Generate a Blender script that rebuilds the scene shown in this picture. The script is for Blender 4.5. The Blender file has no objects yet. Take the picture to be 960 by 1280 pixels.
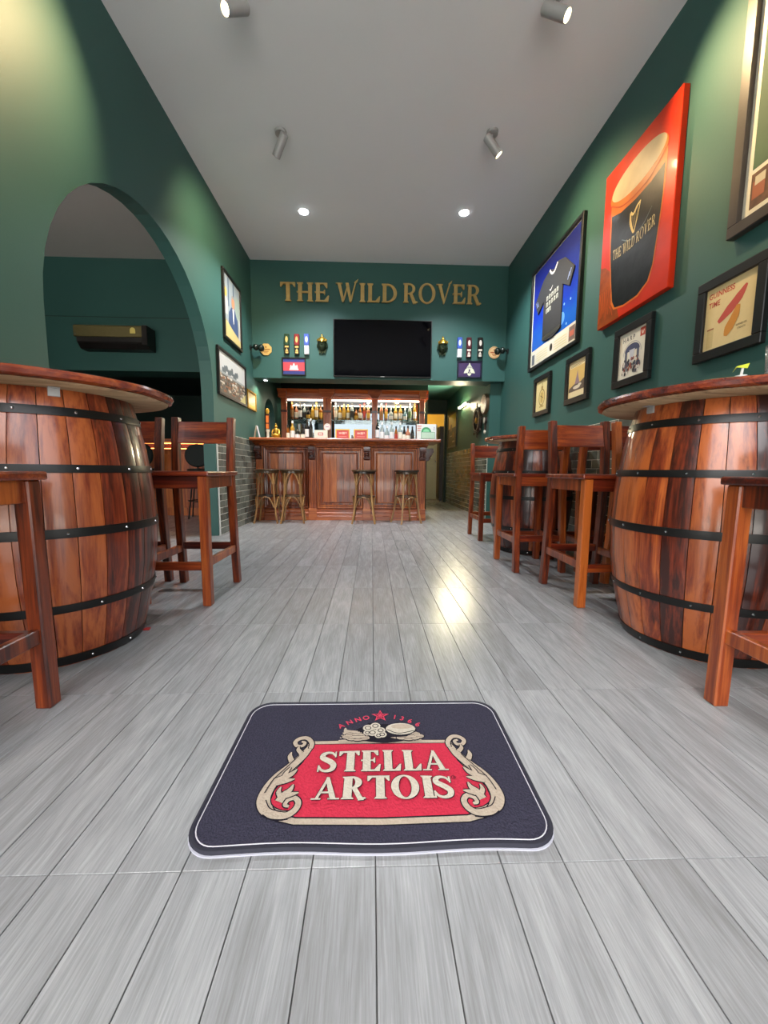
import bpy, bmesh, math, random
from math import sin, cos, pi, radians, atan
from mathutils import Vector, Matrix, Euler
from mathutils.geometry import tessellate_polygon
random.seed(7)
S = bpy.context.scene
COL = S.collection

# ------------------------------------------------------------------ camera, sky, exposure
H_CAM = 0.70
yaw, pit, roll = atan(16/480), atan(51/480), 0.008
fw = Vector((sin(yaw)*cos(pit), cos(yaw)*cos(pit), -sin(pit)))
r0 = Vector((cos(yaw), -sin(yaw), 0)); u0 = r0.cross(fw)
RX = r0*cos(roll) + u0*sin(roll); UX = -r0*sin(roll) + u0*cos(roll)
cam = bpy.data.objects.new('camera', bpy.data.cameras.new('camera')); COL.objects.link(cam)
m3 = Matrix((RX, UX, -fw)).transposed()
cam.matrix_world = Matrix.Translation((0, 0, H_CAM)) @ m3.to_4x4()
cam.data.sensor_fit = 'VERTICAL'; cam.data.sensor_height = 36; cam.data.lens = 13.5
cam.data.clip_start = 0.05
S.camera = cam
S.view_settings.view_transform = 'Standard'; S.view_settings.look = 'None'
S.view_settings.gamma = 1; S.view_settings.use_curve_mapping = False
S.view_settings.exposure = 0.50

SKY = 0.42
wd = bpy.data.worlds.new('daylight'); S.world = wd; wd.use_nodes = True
nt = wd.node_tree; bgn = nt.nodes['Background']
sky = nt.nodes.new('ShaderNodeTexSky'); sky.sky_type = 'NISHITA'; sky.sun_disc = False
sky.sun_elevation = radians(48); sky.sun_rotation = radians(200); sky.dust_density = 3.0; sky.air_density = 1.2
hsv = nt.nodes.new('ShaderNodeHueSaturation'); hsv.inputs['Saturation'].default_value = 0.30
nt.links.new(sky.outputs[0], hsv.inputs['Color']); nt.links.new(hsv.outputs[0], bgn.inputs['Color'])
bgn.inputs['Strength'].default_value = SKY

# sun high behind the building: it reaches the street in front, not the room
sd = bpy.data.lights.new('sun', 'SUN'); sd.energy = 30.0; sd.angle = radians(1); sd.color = (1, .97, .92)
so_ = bpy.data.objects.new('sun', sd); COL.objects.link(so_)
so_.rotation_euler = Vector((.15, -.62, -.78)).to_track_quat('-Z', 'Y').to_euler(); so_.location = (0, 6, 12)

# room numbers
XL, XR, ZC, YB = -1.63, 1.86, 3.49, 5.50
YF = -0.95           # shop front
Z_SOF = 1.965        # underside of the bulkhead over the bar
XK, YK = 1.70, 5.62  # corridor wall and where it steps out

# ------------------------------------------------------------------ materials
def lin(c):
    c /= 255.0
    return c/12.92 if c <= .04045 else ((c+.055)/1.055)**2.4
def hx(h):
    h = h.lstrip('#'); return (lin(int(h[0:2],16)), lin(int(h[2:4],16)), lin(int(h[4:6],16)), 1)
MATS = {}
def new_mat(name):
    m = bpy.data.materials.new(name); m.use_nodes = True
    return m, m.node_tree, m.node_tree.nodes['Principled BSDF']
def N(t, kind, **kw):
    n = t.nodes.new(kind)
    for k, v in kw.items():
        if k in n.inputs: n.inputs[k].default_value = v
        else: setattr(n, k, v)
    return n
def plain(name, col, rough=.5, metal=0, coat=0, noise=0, nscale=20, bump=0, emit=0, trans=0, spec=.5, alpha=1, coatr=.1):
    if name in MATS: return MATS[name]
    m, t, b = new_mat(name); c = hx(col)
    b.inputs['Base Color'].default_value = c
    b.inputs['Roughness'].default_value = rough; b.inputs['Metallic'].default_value = metal
    b.inputs['Coat Weight'].default_value = coat; b.inputs['Coat Roughness'].default_value = coatr
    b.inputs['Specular IOR Level'].default_value = spec
    b.inputs['Transmission Weight'].default_value = trans
    if emit:
        b.inputs['Emission Color'].default_value = c; b.inputs['Emission Strength'].default_value = emit
    tc = N(t, 'ShaderNodeTexCoord')
    nz = N(t, 'ShaderNodeTexNoise', Scale=nscale, Detail=4)
    t.links.new(tc.outputs['Object'], nz.inputs['Vector'])
    mx = N(t, 'ShaderNodeMix', data_type='RGBA', blend_type='MULTIPLY')
    mx.inputs[0].default_value = noise if noise else .06
    mx.inputs[6].default_value = c
    rp = N(t, 'ShaderNodeValToRGB'); rp.color_ramp.elements[0].position = .3; rp.color_ramp.elements[1].position = .7
    rp.color_ramp.elements[0].color = (.45,.45,.45,1)
    t.links.new(nz.outputs[0], rp.inputs[0]); t.links.new(rp.outputs[0], mx.inputs[7])
    t.links.new(mx.outputs[2], b.inputs['Base Color'])
    if bump:
        bp = N(t, 'ShaderNodeBump', Strength=bump, Distance=.004)
        t.links.new(nz.outputs[0], bp.inputs['Height']); t.links.new(bp.outputs[0], b.inputs['Normal'])
    MATS[name] = m; return m
def ink(col, rough=.5, coat=0):
    return plain('ink_%s_%d_%d' % (col.strip('#'), int(rough*100), int(coat*100)), col, rough, coat=coat, noise=.08, nscale=60)
def wood(name, dark, mid, light, axis='Z', rough=.35, coat=.5, coatr=.12, fine=60, stretch=.05, streak=None, scratch=0, pervar=.35, bump=.15):
    if name in MATS: return MATS[name]
    m, t, b = new_mat(name)
    tc = N(t, 'ShaderNodeTexCoord'); oi = N(t, 'ShaderNodeObjectInfo')
    mul = N(t, 'ShaderNodeMath', operation='MULTIPLY'); mul.inputs[1].default_value = 37.0
    t.links.new(oi.outputs['Random'], mul.inputs[0])
    add = N(t, 'ShaderNodeVectorMath', operation='ADD')
    t.links.new(tc.outputs['Object'], add.inputs[0]); t.links.new(mul.outputs[0], add.inputs[1])
    mp = N(t, 'ShaderNodeMapping'); sc = [1,1,1]; sc['XYZ'.index(axis)] = stretch
    mp.inputs['Scale'].default_value = sc
    t.links.new(add.outputs[0], mp.inputs['Vector'])
    n1 = N(t, 'ShaderNodeTexNoise', Scale=14, Detail=6, Distortion=1.6, Roughness=.6)
    n2 = N(t, 'ShaderNodeTexNoise', Scale=fine*2, Detail=4, Roughness=.6)
    t.links.new(mp.outputs[0], n1.inputs['Vector']); t.links.new(mp.outputs[0], n2.inputs['Vector'])
    mxf = N(t, 'ShaderNodeMix'); mxf.inputs[0].default_value = .3
    t.links.new(n1.outputs[0], mxf.inputs[2]); t.links.new(n2.outputs[0], mxf.inputs[3])
    # per piece shift
    ofs = N(t, 'ShaderNodeMath', operation='MULTIPLY_ADD'); ofs.inputs[1].default_value = pervar; ofs.inputs[2].default_value = -pervar/2
    t.links.new(oi.outputs['Random'], ofs.inputs[0])
    ad2 = N(t, 'ShaderNodeMath', operation='ADD'); t.links.new(mxf.outputs[0], ad2.inputs[0]); t.links.new(ofs.outputs[0], ad2.inputs[1])
    rp = N(t, 'ShaderNodeValToRGB'); e = rp.color_ramp.elements
    e[0].position = .36; e[0].color = hx(dark); e[1].position = .66; e[1].color = hx(light)
    x = e.new(.5); x.color = hx(mid)
    t.links.new(ad2.outputs[0], rp.inputs[0]); out = rp.outputs[0]
    if streak:
        n3 = N(t, 'ShaderNodeTexNoise', Scale=9, Detail=8, Roughness=.7)
        mp3 = N(t, 'ShaderNodeMapping'); s3 = [1,1,1]; s3['XYZ'.index(axis)] = .22; mp3.inputs['Scale'].default_value = s3
        t.links.new(add.outputs[0], mp3.inputs[0]); t.links.new(mp3.outputs[0], n3.inputs['Vector'])
        r3 = N(t, 'ShaderNodeValToRGB'); r3.color_ramp.elements[0].position = .56; r3.color_ramp.elements[1].position = .68
        t.links.new(n3.outputs[0], r3.inputs[0])
        fm = N(t, 'ShaderNodeMath', operation='MULTIPLY'); fm.inputs[1].default_value = scratch
        t.links.new(r3.outputs[0], fm.inputs[0])
        mx = N(t, 'ShaderNodeMix', data_type='RGBA'); t.links.new(fm.outputs[0], mx.inputs[0])
        t.links.new(out, mx.inputs[6]); mx.inputs[7].default_value = hx(streak); out = mx.outputs[2]
    t.links.new(out, b.inputs['Base Color'])
    b.inputs['Roughness'].default_value = rough; b.inputs['Coat Weight'].default_value = coat; b.inputs['Coat Roughness'].default_value = coatr
    bp = N(t, 'ShaderNodeBump', Strength=bump, Distance=.003)
    t.links.new(n2.outputs[0], bp.inputs['Height']); t.links.new(bp.outputs[0], b.inputs['Normal'])
    MATS[name] = m; return m
def tile_floor():
    m, t, b = new_mat('grey_plank_tile')
    g = N(t, 'ShaderNodeNewGeometry'); oi = N(t, 'ShaderNodeObjectInfo')
    rs = N(t, 'ShaderNodeMath', operation='ADD'); t.links.new(oi.outputs['Random'], rs.inputs[0]); t.links.new(g.outputs['Random Per Island'], rs.inputs[1])
    fr = N(t, 'ShaderNodeMath', operation='FRACT'); t.links.new(rs.outputs[0], fr.inputs[0])
    ml = N(t, 'ShaderNodeMath', operation='MULTIPLY'); ml.inputs[1].default_value = 53; t.links.new(fr.outputs[0], ml.inputs[0])
    av = N(t, 'ShaderNodeVectorMath', operation='ADD'); t.links.new(g.outputs['Position'], av.inputs[0]); t.links.new(ml.outputs[0], av.inputs[1])
    mp = N(t, 'ShaderNodeMapping'); mp.inputs['Scale'].default_value = (1, .035, 1); t.links.new(av.outputs[0], mp.inputs[0])
    mq = N(t, 'ShaderNodeMapping'); mq.inputs['Scale'].default_value = (1, .16, 1); t.links.new(av.outputs[0], mq.inputs[0])
    n1 = N(t, 'ShaderNodeTexNoise', Scale=260, Detail=4, Roughness=.7, Distortion=.3); t.links.new(mp.outputs[0], n1.inputs['Vector'])
    n2 = N(t, 'ShaderNodeTexNoise', Scale=14, Detail=5, Distortion=2.0); t.links.new(mq.outputs[0], n2.inputs['Vector'])
    mx = N(t, 'ShaderNodeMix'); mx.inputs[0].default_value = .42; t.links.new(n1.outputs[0], mx.inputs[2]); t.links.new(n2.outputs[0], mx.inputs[3])
    of = N(t, 'ShaderNodeMath', operation='MULTIPLY_ADD'); of.inputs[1].default_value = .13; of.inputs[2].default_value = -.065; t.links.new(fr.outputs[0], of.inputs[0])
    a2 = N(t, 'ShaderNodeMath', operation='ADD'); t.links.new(mx.outputs[0], a2.inputs[0]); t.links.new(of.outputs[0], a2.inputs[1])
    rp = N(t, 'ShaderNodeValToRGB'); e = rp.color_ramp.elements
    e[0].position = .28; e[0].color = hx('#757575'); e[1].position = .74; e[1].color = hx('#a9aaab'); x = e.new(.5); x.color = hx('#8c8d8f')
    t.links.new(a2.outputs[0], rp.inputs[0]); t.links.new(rp.outputs[0], b.inputs['Base Color'])
    b.inputs['Roughness'].default_value = .25
    bp = N(t, 'ShaderNodeBump', Strength=.22, Distance=.002); t.links.new(n1.outputs[0], bp.inputs['Height']); t.links.new(bp.outputs[0], b.inputs['Normal'])
    return m
def tile_wall():
    m, t, b = new_mat('grey_brick_tile')
    g = N(t, 'ShaderNodeNewGeometry'); oi = N(t, 'ShaderNodeObjectInfo')
    rs = N(t, 'ShaderNodeMath', operation='ADD'); t.links.new(oi.outputs['Random'], rs.inputs[0]); t.links.new(g.outputs['Random Per Island'], rs.inputs[1])
    fr = N(t, 'ShaderNodeMath', operation='FRACT'); t.links.new(rs.outputs[0], fr.inputs[0])
    nz = N(t, 'ShaderNodeTexNoise', Scale=25, Detail=4); t.links.new(g.outputs['Position'], nz.inputs['Vector'])
    mx = N(t, 'ShaderNodeMix'); mx.inputs[0].default_value = .5; t.links.new(fr.outputs[0], mx.inputs[2]); t.links.new(nz.outputs[0], mx.inputs[3])
    rp = N(t, 'ShaderNodeValToRGB'); e = rp.color_ramp.elements
    e[0].position = .2; e[0].color = hx('#454b46'); e[1].position = .8; e[1].color = hx('#767a70')
    t.links.new(mx.outputs[0], rp.inputs[0]); t.links.new(rp.outputs[0], b.inputs['Base Color'])
    b.inputs['Roughness'].default_value = .22
    return m
def paint(name, col, rough=.5, bump=.25, var=.12, spec=.5):
    m, t, b = new_mat(name); c = hx(col)
    g = N(t, 'ShaderNodeNewGeometry')
    n1 = N(t, 'ShaderNodeTexNoise', Scale=160, Detail=2); n2 = N(t, 'ShaderNodeTexNoise', Scale=2.2, Detail=5)
    t.links.new(g.outputs['Position'], n1.inputs['Vector']); t.links.new(g.outputs['Position'], n2.inputs['Vector'])
    mx = N(t, 'ShaderNodeMix', data_type='RGBA', blend_type='MULTIPLY'); mx.inputs[0].default_value = var
    mx.inputs[6].default_value = c; t.links.new(n2.outputs[0], mx.inputs[7]); t.links.new(mx.outputs[2], b.inputs['Base Color'])
    bp = N(t, 'ShaderNodeBump', Strength=bump, Distance=.0015); t.links.new(n1.outputs[0], bp.inputs['Height']); t.links.new(bp.outputs[0], b.inputs['Normal'])
    b.inputs['Roughness'].default_value = rough; b.inputs['Specular IOR Level'].default_value = spec
    return m
M_FLOOR = tile_floor(); M_TILE = tile_wall()
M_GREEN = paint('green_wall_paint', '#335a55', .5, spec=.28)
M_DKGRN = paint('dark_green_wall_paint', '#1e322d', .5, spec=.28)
M_CEIL = paint('grey_ceiling_paint', '#d9dcdf', .6, .3, .05)
M_CEIL2 = paint('side_room_ceiling_paint', '#cbc4c0', .6, .3, .06)
M_GROUT = plain('grout', '#4f4f4d', .8)
M_WGROUT = plain('tile_grout', '#d6d2c4', .8)
M_WHITE = plain('white_trim', '#d8d8d4', .5)
M_BLACK = plain('black_frame_paint', '#101010', .35)
M_IRON = plain('black_iron_hoop', '#1c1b1a', .38, metal=.3, noise=.5, nscale=30, bump=.2)
M_STEEL = plain('steel', '#c8c8c8', .25, metal=1)
M_GREYMET = plain('grey_lamp_metal', '#a9a9a9', .4, metal=.3)
M_STAVE = wood('barrel_stave_wood', '#34110b', '#7a3019', '#ac5b2e', 'Z', .32, .6, .14, streak='#1f1410', scratch=.35, pervar=.30)
M_STAVE_W = wood('worn_barrel_stave_wood', '#34130c', '#7b3119', '#b55f2c', 'Z', .30, .7, .12, streak='#17110f', scratch=.85, pervar=.34)
M_TOP = wood('barrel_tabletop_wood', '#4a1509', '#7d2f14', '#a85325', 'X', .25, .8, .08, pervar=.1)
M_RAW = wood('raw_underside_wood', '#8a7254', '#b39672', '#cfb48e', 'X', .7, 0, pervar=.1)
M_CHAIR = wood('red_chair_wood', '#3c1206', '#7d310e', '#b25c22', 'Z', .33, .5, .14, pervar=.25)
M_CHAIRH = wood('red_chair_wood_flat', '#350c07', '#6d230f', '#a04a1c', 'X', .33, .5, .14, pervar=.2)
M_BAR = wood('varnished_bar_wood', '#5e240b', '#9e4a17', '#c8702d', 'Z', .40, .55, .06, pervar=.16)
M_BARH = wood('varnished_bar_wood_flat', '#5e2610', '#9a4a20', '#bd6c32', 'X', .40, .5, .08, pervar=.12)
M_BACK = wood('lit_back_bar_wood', '#7a2e10', '#b8551f', '#d97f3a', 'Z', .35, .5, .1, pervar=.1)  # brighter copy of the bar wood; the warm lighting is put into its colour
M_BACKH = wood('lit_back_bar_wood_flat', '#7a2e10', '#b8551f', '#d97f3a', 'X', .35, .5, .1, pervar=.1)
M_BARD = wood('dark_carved_wood', '#2c0f08', '#4e1d10', '#6b2d18', 'Z', .3, .7, .1, pervar=.1)
M_BENT = wood('bentwood', '#6e4c2a', '#946c40', '#b58c59', 'Z', .4, .2, pervar=.2)
M_SEAT = wood('dark_stool_seat_wood', '#1f130b', '#3a2817', '#503a22', 'X', .3, .5, .12)
M_GOLD = plain('gold', '#c29a3c', .35, metal=.8, noise=.35, nscale=40)
M_LETTER = plain('brass_letter_paint', '#bd9f5e', .45, metal=.1, noise=.35, nscale=18)
M_MIRROR = plain('mirror_glass', '#6f787f', .03, metal=1, noise=.01)
M_GLASS = plain('shelf_glass', '#bfe0da', .05, trans=.85)
M_TV = plain('tv_screen_glass', '#040406', .05, spec=.14)

# ------------------------------------------------------------------ mesh helpers
class MB:
    def __init__(s): s.v=[]; s.f=[]; s.mi=[]
    def add(s, vs, fs, mi=0, M=None):
        o=len(s.v)
        for p in vs:
            p=Vector(p); s.v.append(M@p if M else p)
        for f in fs: s.f.append([i+o for i in f]); s.mi.append(mi)
        return s
    def box(s,x0,x1,y0,y1,z0,z1,mi=0,M=None):
        return s.add([(x0,y0,z0),(x1,y0,z0),(x1,y1,z0),(x0,y1,z0),(x0,y0,z1),(x1,y0,z1),(x1,y1,z1),(x0,y1,z1)],
              [(3,2,1,0),(4,5,6,7),(0,1,5,4),(1,2,6,5),(2,3,7,6),(3,0,4,7)],mi,M)
    def prism(s, pts, ext, mi=0, holes=None):
        """pts: list of 3D points of a planar loop, ext: extrusion vector"""
        ext=Vector(ext); P=[Vector(p) for p in pts]; n=len(P)
        tri=tessellate_polygon([P]); vs=P+[p+ext for p in P]
        fs=[tuple(t) for t in tri]+[tuple(i+n for i in reversed(t)) for t in tri]
        for i in range(n):
            j=(i+1)%n; fs.append((i,j,j+n,i+n))
        return s.add(vs,fs,mi)
    def tube(s, path, r, seg=8, mi=0, cap=True, closed=False):
        P=[Vector(p) for p in path]; n=len(P); R=r if isinstance(r,(list,tuple)) else [r]*n
        vs=[]; fs=[]; up=None
        for i in range(n):
            if closed: d=(P[(i+1)%n]-P[i-1]).normalized()
            else: d=(P[min(i+1,n-1)]-P[max(i-1,0)]).normalized()
            if up is None:
                up=Vector((0,0,1)) if abs(d.z)<.9 else Vector((1,0,0))
            a=d.cross(up).normalized(); up=a.cross(d).normalized()
            for k in range(seg):
                t=2*pi*k/seg; vs.append(P[i]+(a*cos(t)+up*sin(t))*R[i])
        for i in range(n if closed else n-1):
            for k in range(seg):
                k2=(k+1)%seg; i2=(i+1)%n
                fs.append((i*seg+k,i*seg+k2,i2*seg+k2,i2*seg+k))
        if cap and not closed:
            fs.append(tuple(reversed(range(seg)))); fs.append(tuple(range((n-1)*seg,n*seg)))
        return s.add(vs,fs,mi)
    def lathe(s, prof, seg=16, mi=0, M=None, capb=True, capt=True, wob=None):
        vs=[]; fs=[]; n=len(prof)
        for (r,z) in prof:
            for k in range(seg):
                t=2*pi*k/seg; q=r*(wob(t) if wob else 1); vs.append((q*cos(t),q*sin(t),z))
        for i in range(n-1):
            for k in range(seg):
                k2=(k+1)%seg; fs.append((i*seg+k,i*seg+k2,(i+1)*seg+k2,(i+1)*seg+k))
        if capb and prof[0][0]>1e-5: fs.append(tuple(reversed(range(seg))))
        if capt and prof[-1][0]>1e-5: fs.append(tuple(range((n-1)*seg,n*seg)))
        return s.add(vs,fs,mi,M)
    def ball(s, c, rx, ry=None, rz=None, seg=12, rings=8, mi=0):
        ry=rx if ry is None else ry; rz=rx if rz is None else rz
        prof=[(max(sin(pi*i/rings),1e-4), -cos(pi*i/rings)) for i in range(rings+1)]
        return s.lathe(prof,seg,mi,Matrix.Translation(c)@Matrix.Diagonal((rx,ry,rz,1)))
    def sweep(s, path, a, b, w, h, mi=0):
        """rectangular section w along a, h along b"""
        a=Vector(a)*w/2; b=Vector(b)*h/2; vs=[]; fs=[]
        for p in path:
            p=Vector(p); vs+= [p-a-b,p+a-b,p+a+b,p-a+b]
        n=len(path)
        for i in range(n-1):
            for k in range(4):
                k2=(k+1)%4; fs.append((i*4+k,i*4+k2,i*4+4+k2,i*4+4+k))
        fs.append((3,2,1,0)); fs.append(tuple(range(n*4-4,n*4)))
        return s.add(vs,fs,mi)
    def mesh(s, name, mats, bev=0, smooth=False, bseg=1):
        me=bpy.data.meshes.new(name); me.from_pydata([tuple(v) for v in s.v],[],s.f)
        for m in (mats if isinstance(mats,(list,tuple)) else [mats]): me.materials.append(m)
        if any(s.mi): me.polygons.foreach_set('material_index', s.mi)
        bm=bmesh.new(); bm.from_mesh(me)
        bmesh.ops.recalc_face_normals(bm, faces=bm.faces)
        if bev:
            ed=[e for e in bm.edges if len(e.link_faces)==2 and e.calc_face_angle(0)>.6]
            bmesh.ops.bevel(bm, geom=ed, offset=bev, segments=bseg, affect='EDGES', profile=.6, clamp_overlap=True)
        bm.to_mesh(me); bm.free()
        if smooth:
            me.polygons.foreach_set('use_smooth',[True]*len(me.polygons))
            me.set_sharp_from_angle(angle=radians(38))
        me.update(); return me
    def build(s, name, mats, parent=None, bev=0, smooth=False, loc=None, bseg=1):
        return link(name, s.mesh(name,mats,bev,smooth,bseg), parent, loc)
def link(name, me, parent=None, loc=None, rotz=0):
    o=bpy.data.objects.new(name, me); COL.objects.link(o)
    if parent: o.parent=parent
    if loc is not None: o.location=loc
    if rotz: o.rotation_euler.z=rotz
    return o
def tag(o,label=None,cat=None,group=None,kind=None):
    if label: o['label']=label
    if cat: o['category']=cat
    if group: o['group']=group
    if kind: o['kind']=kind
    return o
def thing(name,label,cat,loc=(0,0,0),rotz=0,group=None):
    o=bpy.data.objects.new(name,None); COL.objects.link(o); o.location=loc; o.rotation_euler=(0,0,rotz); o.empty_display_size=.1
    return tag(o,label,cat,group)
def copy_tree(o,parent=None):
    c=o.copy(); COL.objects.link(c)
    if parent: c.parent=parent
    for ch in list(o.children): copy_tree(ch,c)
    return c
def again(o,label,loc,rotz=0):
    c=copy_tree(o); c.location=loc; c.rotation_euler=(0,0,rotz); c['label']=label; return c
def struct(o): o['kind']='structure'; return o
def stuff(o): o['kind']='stuff'; return o
def box(name,mat,x0,x1,y0,y1,z0,z1,parent=None,bev=0): return MB().box(x0,x1,y0,y1,z0,z1).build(name,mat,parent,bev)
def catmull(P,n=6,closed=False):
    out=[]; P=[Vector(p) for p in P]; m=len(P)
    for i in range(m if closed else m-1):
        if closed: a,b,c,d=P[i-1],P[i],P[(i+1)%m],P[(i+2)%m]
        else: a,b,c,d=P[max(i-1,0)],P[i],P[i+1],P[min(i+2,m-1)]
        for k in range(n):
            t=k/n; out.append(.5*((2*b)+(c-a)*t+(2*a-5*b+4*c-d)*t*t+(3*b-a-3*c+d)*t**3))
    if not closed: out.append(P[-1])
    return out

# ------------------------------------------------------------------ flat drawing (prints, lettering)
def rect(x0,y0,x1,y1): return [(x0,y0),(x1,y0),(x1,y1),(x0,y1)]
def ell(cx,cy,rx,ry,n=28,a0=0,a1=360):
    k=n if a1-a0>=360 else n+1
    return [(cx+rx*cos(radians(a0+(a1-a0)*i/n)),cy+ry*sin(radians(a0+(a1-a0)*i/n))) for i in range(k)]
def arcband(cx,cy,rx,ry,tx,ty,a0,a1,n=18):
    return ell(cx,cy,rx,ry,n,a0,a1)[:n+1]+list(reversed(ell(cx,cy,rx-tx,ry-ty,n,a0,a1)[:n+1]))
def ringpolys(cx,cy,rx,ry,tx,ty): return [arcband(cx,cy,rx,ry,tx,ty,0,180),arcband(cx,cy,rx,ry,tx,ty,180,359.99)]
def diag(x0,y0,x1,y1,w): return [(x0,y0),(x0+w,y0),(x1+w,y1),(x1,y1)]
def stroke(P,W,n=6,smooth=True):
    if smooth:
        Q=catmull([(p[0],p[1],0) for p in P],n)
    else: Q=[Vector((p[0],p[1],0)) for p in P]
    m=len(Q); L=[];R=[]
    for i,p in enumerate(Q):
        if isinstance(W,(list,tuple)):
            t=i/(m-1)*(len(W)-1); k=min(int(t),len(W)-2); w=W[k]+(W[k+1]-W[k])*(t-k)
        else: w=W
        d=(Q[min(i+1,m-1)]-Q[max(i-1,0)]).normalized(); nn=Vector((-d.y,d.x,0))*w/2
        L.append(((p+nn).x,(p+nn).y)); R.append(((p-nn).x,(p-nn).y))
    return [[L[i],L[i+1],R[i+1],R[i]] for i in range(m-1)]
def serif_glyph(ch,SW=.17):
    sv,t=.06,.045
    def bs(x,w): return [(x-sv,0),(x+w+sv,0),(x+w+sv,t*.7),(x+w,t*2),(x,t*2),(x-sv,t*.7)]
    def ts(x,w): return [(a,1-b) for a,b in reversed(bs(x,w))]
    def stem(x,w=SW): return [rect(x,0,x+w,1),bs(x,w),ts(x,w)]
    if ch=='T': return .76,[rect(.295,0,.295+SW,1),bs(.295,SW),rect(.04,.91,.72,1),[(0,1.0),(.0,.76),(.05,.76),(.16,.91),(.16,1)],[(.76,1),(.60,1),(.60,.91),(.71,.76),(.76,.76)]]
    if ch=='H': return .86,stem(.09)+stem(.79-SW)+[rect(.09,.46,.7,.54),rect(.02,.47,.1,.53)]
    if ch=='I': return .35,stem(.09)
    if ch=='E': return .74,stem(.09)+[rect(.2,.92,.64,1),[(.64,1),(.48,.92),(.60,.74),(.66,.74),(.66,1)],rect(.02,.47,.5,.54),[(.44,.505),(.5,.38),(.54,.38),(.54,.63),(.5,.63)],rect(.2,0,.70,.08),[(.50,.07),(.70,0),(.74,.32),(.69,.32)]]
    if ch=='L': return .70,stem(.09)+[rect(.2,0,.66,.08),[(.46,.07),(.66,0),(.70,.32),(.65,.32)]]
    if ch=='D': return .84,stem(.09)+[rect(.2,.92,.34,1),rect(.2,0,.34,.08),arcband(.32,.5,.50,.5,.9*SW,.08,-90,90)]
    if ch=='R': return .84,stem(.09)+[rect(.2,.92,.36,1),rect(.2,.43,.36,.50),arcband(.34,.715,.36,.285,.80*SW,.075,-90,90),[(.36,.47),(.54,.47),(.78,-.04),(.60,-.06)],[(.58,-.06),(.86,.02),(.80,.08),(.6,.05)]]
    if ch=='O': return .96,ringpolys(.47,.5,.47,.53,.9*SW,.075)
    if ch=='V': return .84,[[(.06,1),(.25,1),(.48,.14),(.44,-.02),(.38,-.02)],[(.44,-.02),(.50,.16),(.80,1.12),(.70,1.08),(.40,.06)],[(-.02,1),(.34,1),(.34,.95),(-.02,.95)],[(.66,1.04),(.86,1.2),(.82,1.06),(.7,1.02)]]
    if ch=='W': return 1.12,[[(.06,1),(.23,1),(.40,.1),(.38,-.02),(.30,-.02)],[(.30,-.02),(.40,.0),(.62,.84),(.56,.86)],[(.48,1),(.64,1),(.80,.1),(.76,-.02),(.70,-.02)],[(.70,-.02),(.78,-.02),(1.06,1.14),(.97,1.06)],[(-.02,1),(.32,1),(.32,.95),(-.02,.95)],[(.92,1.04),(1.14,1.22),(1.08,1.06),(.96,1.0)]]
    if ch=='A': return .88,[[(.10,0),(.20,0),(.47,.86),(.42,1.0)],[(.40,1.02),(.50,1.02),(.80,0),(.60,0),(.41,.8)],rect(.2,.27,.66,.35),[(-.02,0),(.30,0),(.30,.06),(-.02,.06)],[(.52,0),(.90,0),(.90,.06),(.52,.06)]]
    if ch=='S': return .70,stroke([(.60,.78),(.50,.92),(.33,.96),(.17,.88),(.15,.72),(.28,.60),(.46,.47),(.57,.32),(.53,.12),(.33,.03),(.15,.10),(.06,.26)],[w_*(.6+2.2*SW) for w_ in (.05,.08,.10,.15,.18,.19,.19,.18,.15,.10,.08,.05)],5)+[rect(.585,.70,.645,1.0),rect(.02,0.0,.08,.32)]
    return .4,[]
def serif_text(s,x,y,h,sx=1.0,gap=.06,SW=.17,spgap=.3):
    out=[]
    for ch in s:
        if ch==' ': x+=spgap*h*sx; continue
        w,P=serif_glyph(ch,SW)
        out.append((ch,[[(x+a*h*sx,y+b*h) for a,b in p] for p in P]))
        x+=(w+gap)*h*sx
    return out,x
_tc={}
def sans_text(s,size):
    """built-in typeface outline as triangles: verts, faces, width"""
    if s not in _tc:
        cu=bpy.data.curves.new('lettering','FONT'); cu.body=s; cu.offset=.018; cu.resolution_u=3
        o=bpy.data.objects.new('lettering',cu); COL.objects.link(o)
        dg=bpy.context.evaluated_depsgraph_get(); me=bpy.data.meshes.new_from_object(o.evaluated_get(dg))
        V=[(v.co.x,v.co.y) for v in me.vertices]; Fc=[tuple(p.vertices) for p in me.polygons]
        _tc[s]=(V,Fc); bpy.data.objects.remove(o); bpy.data.curves.remove(cu); bpy.data.meshes.remove(me)
    V,Fc=_tc[s]; x0=min(v[0] for v in V); x1=max(v[0] for v in V)
    return [((v[0]-x0)*size,v[1]*size) for v in V],Fc,(x1-x0)*size
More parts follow.
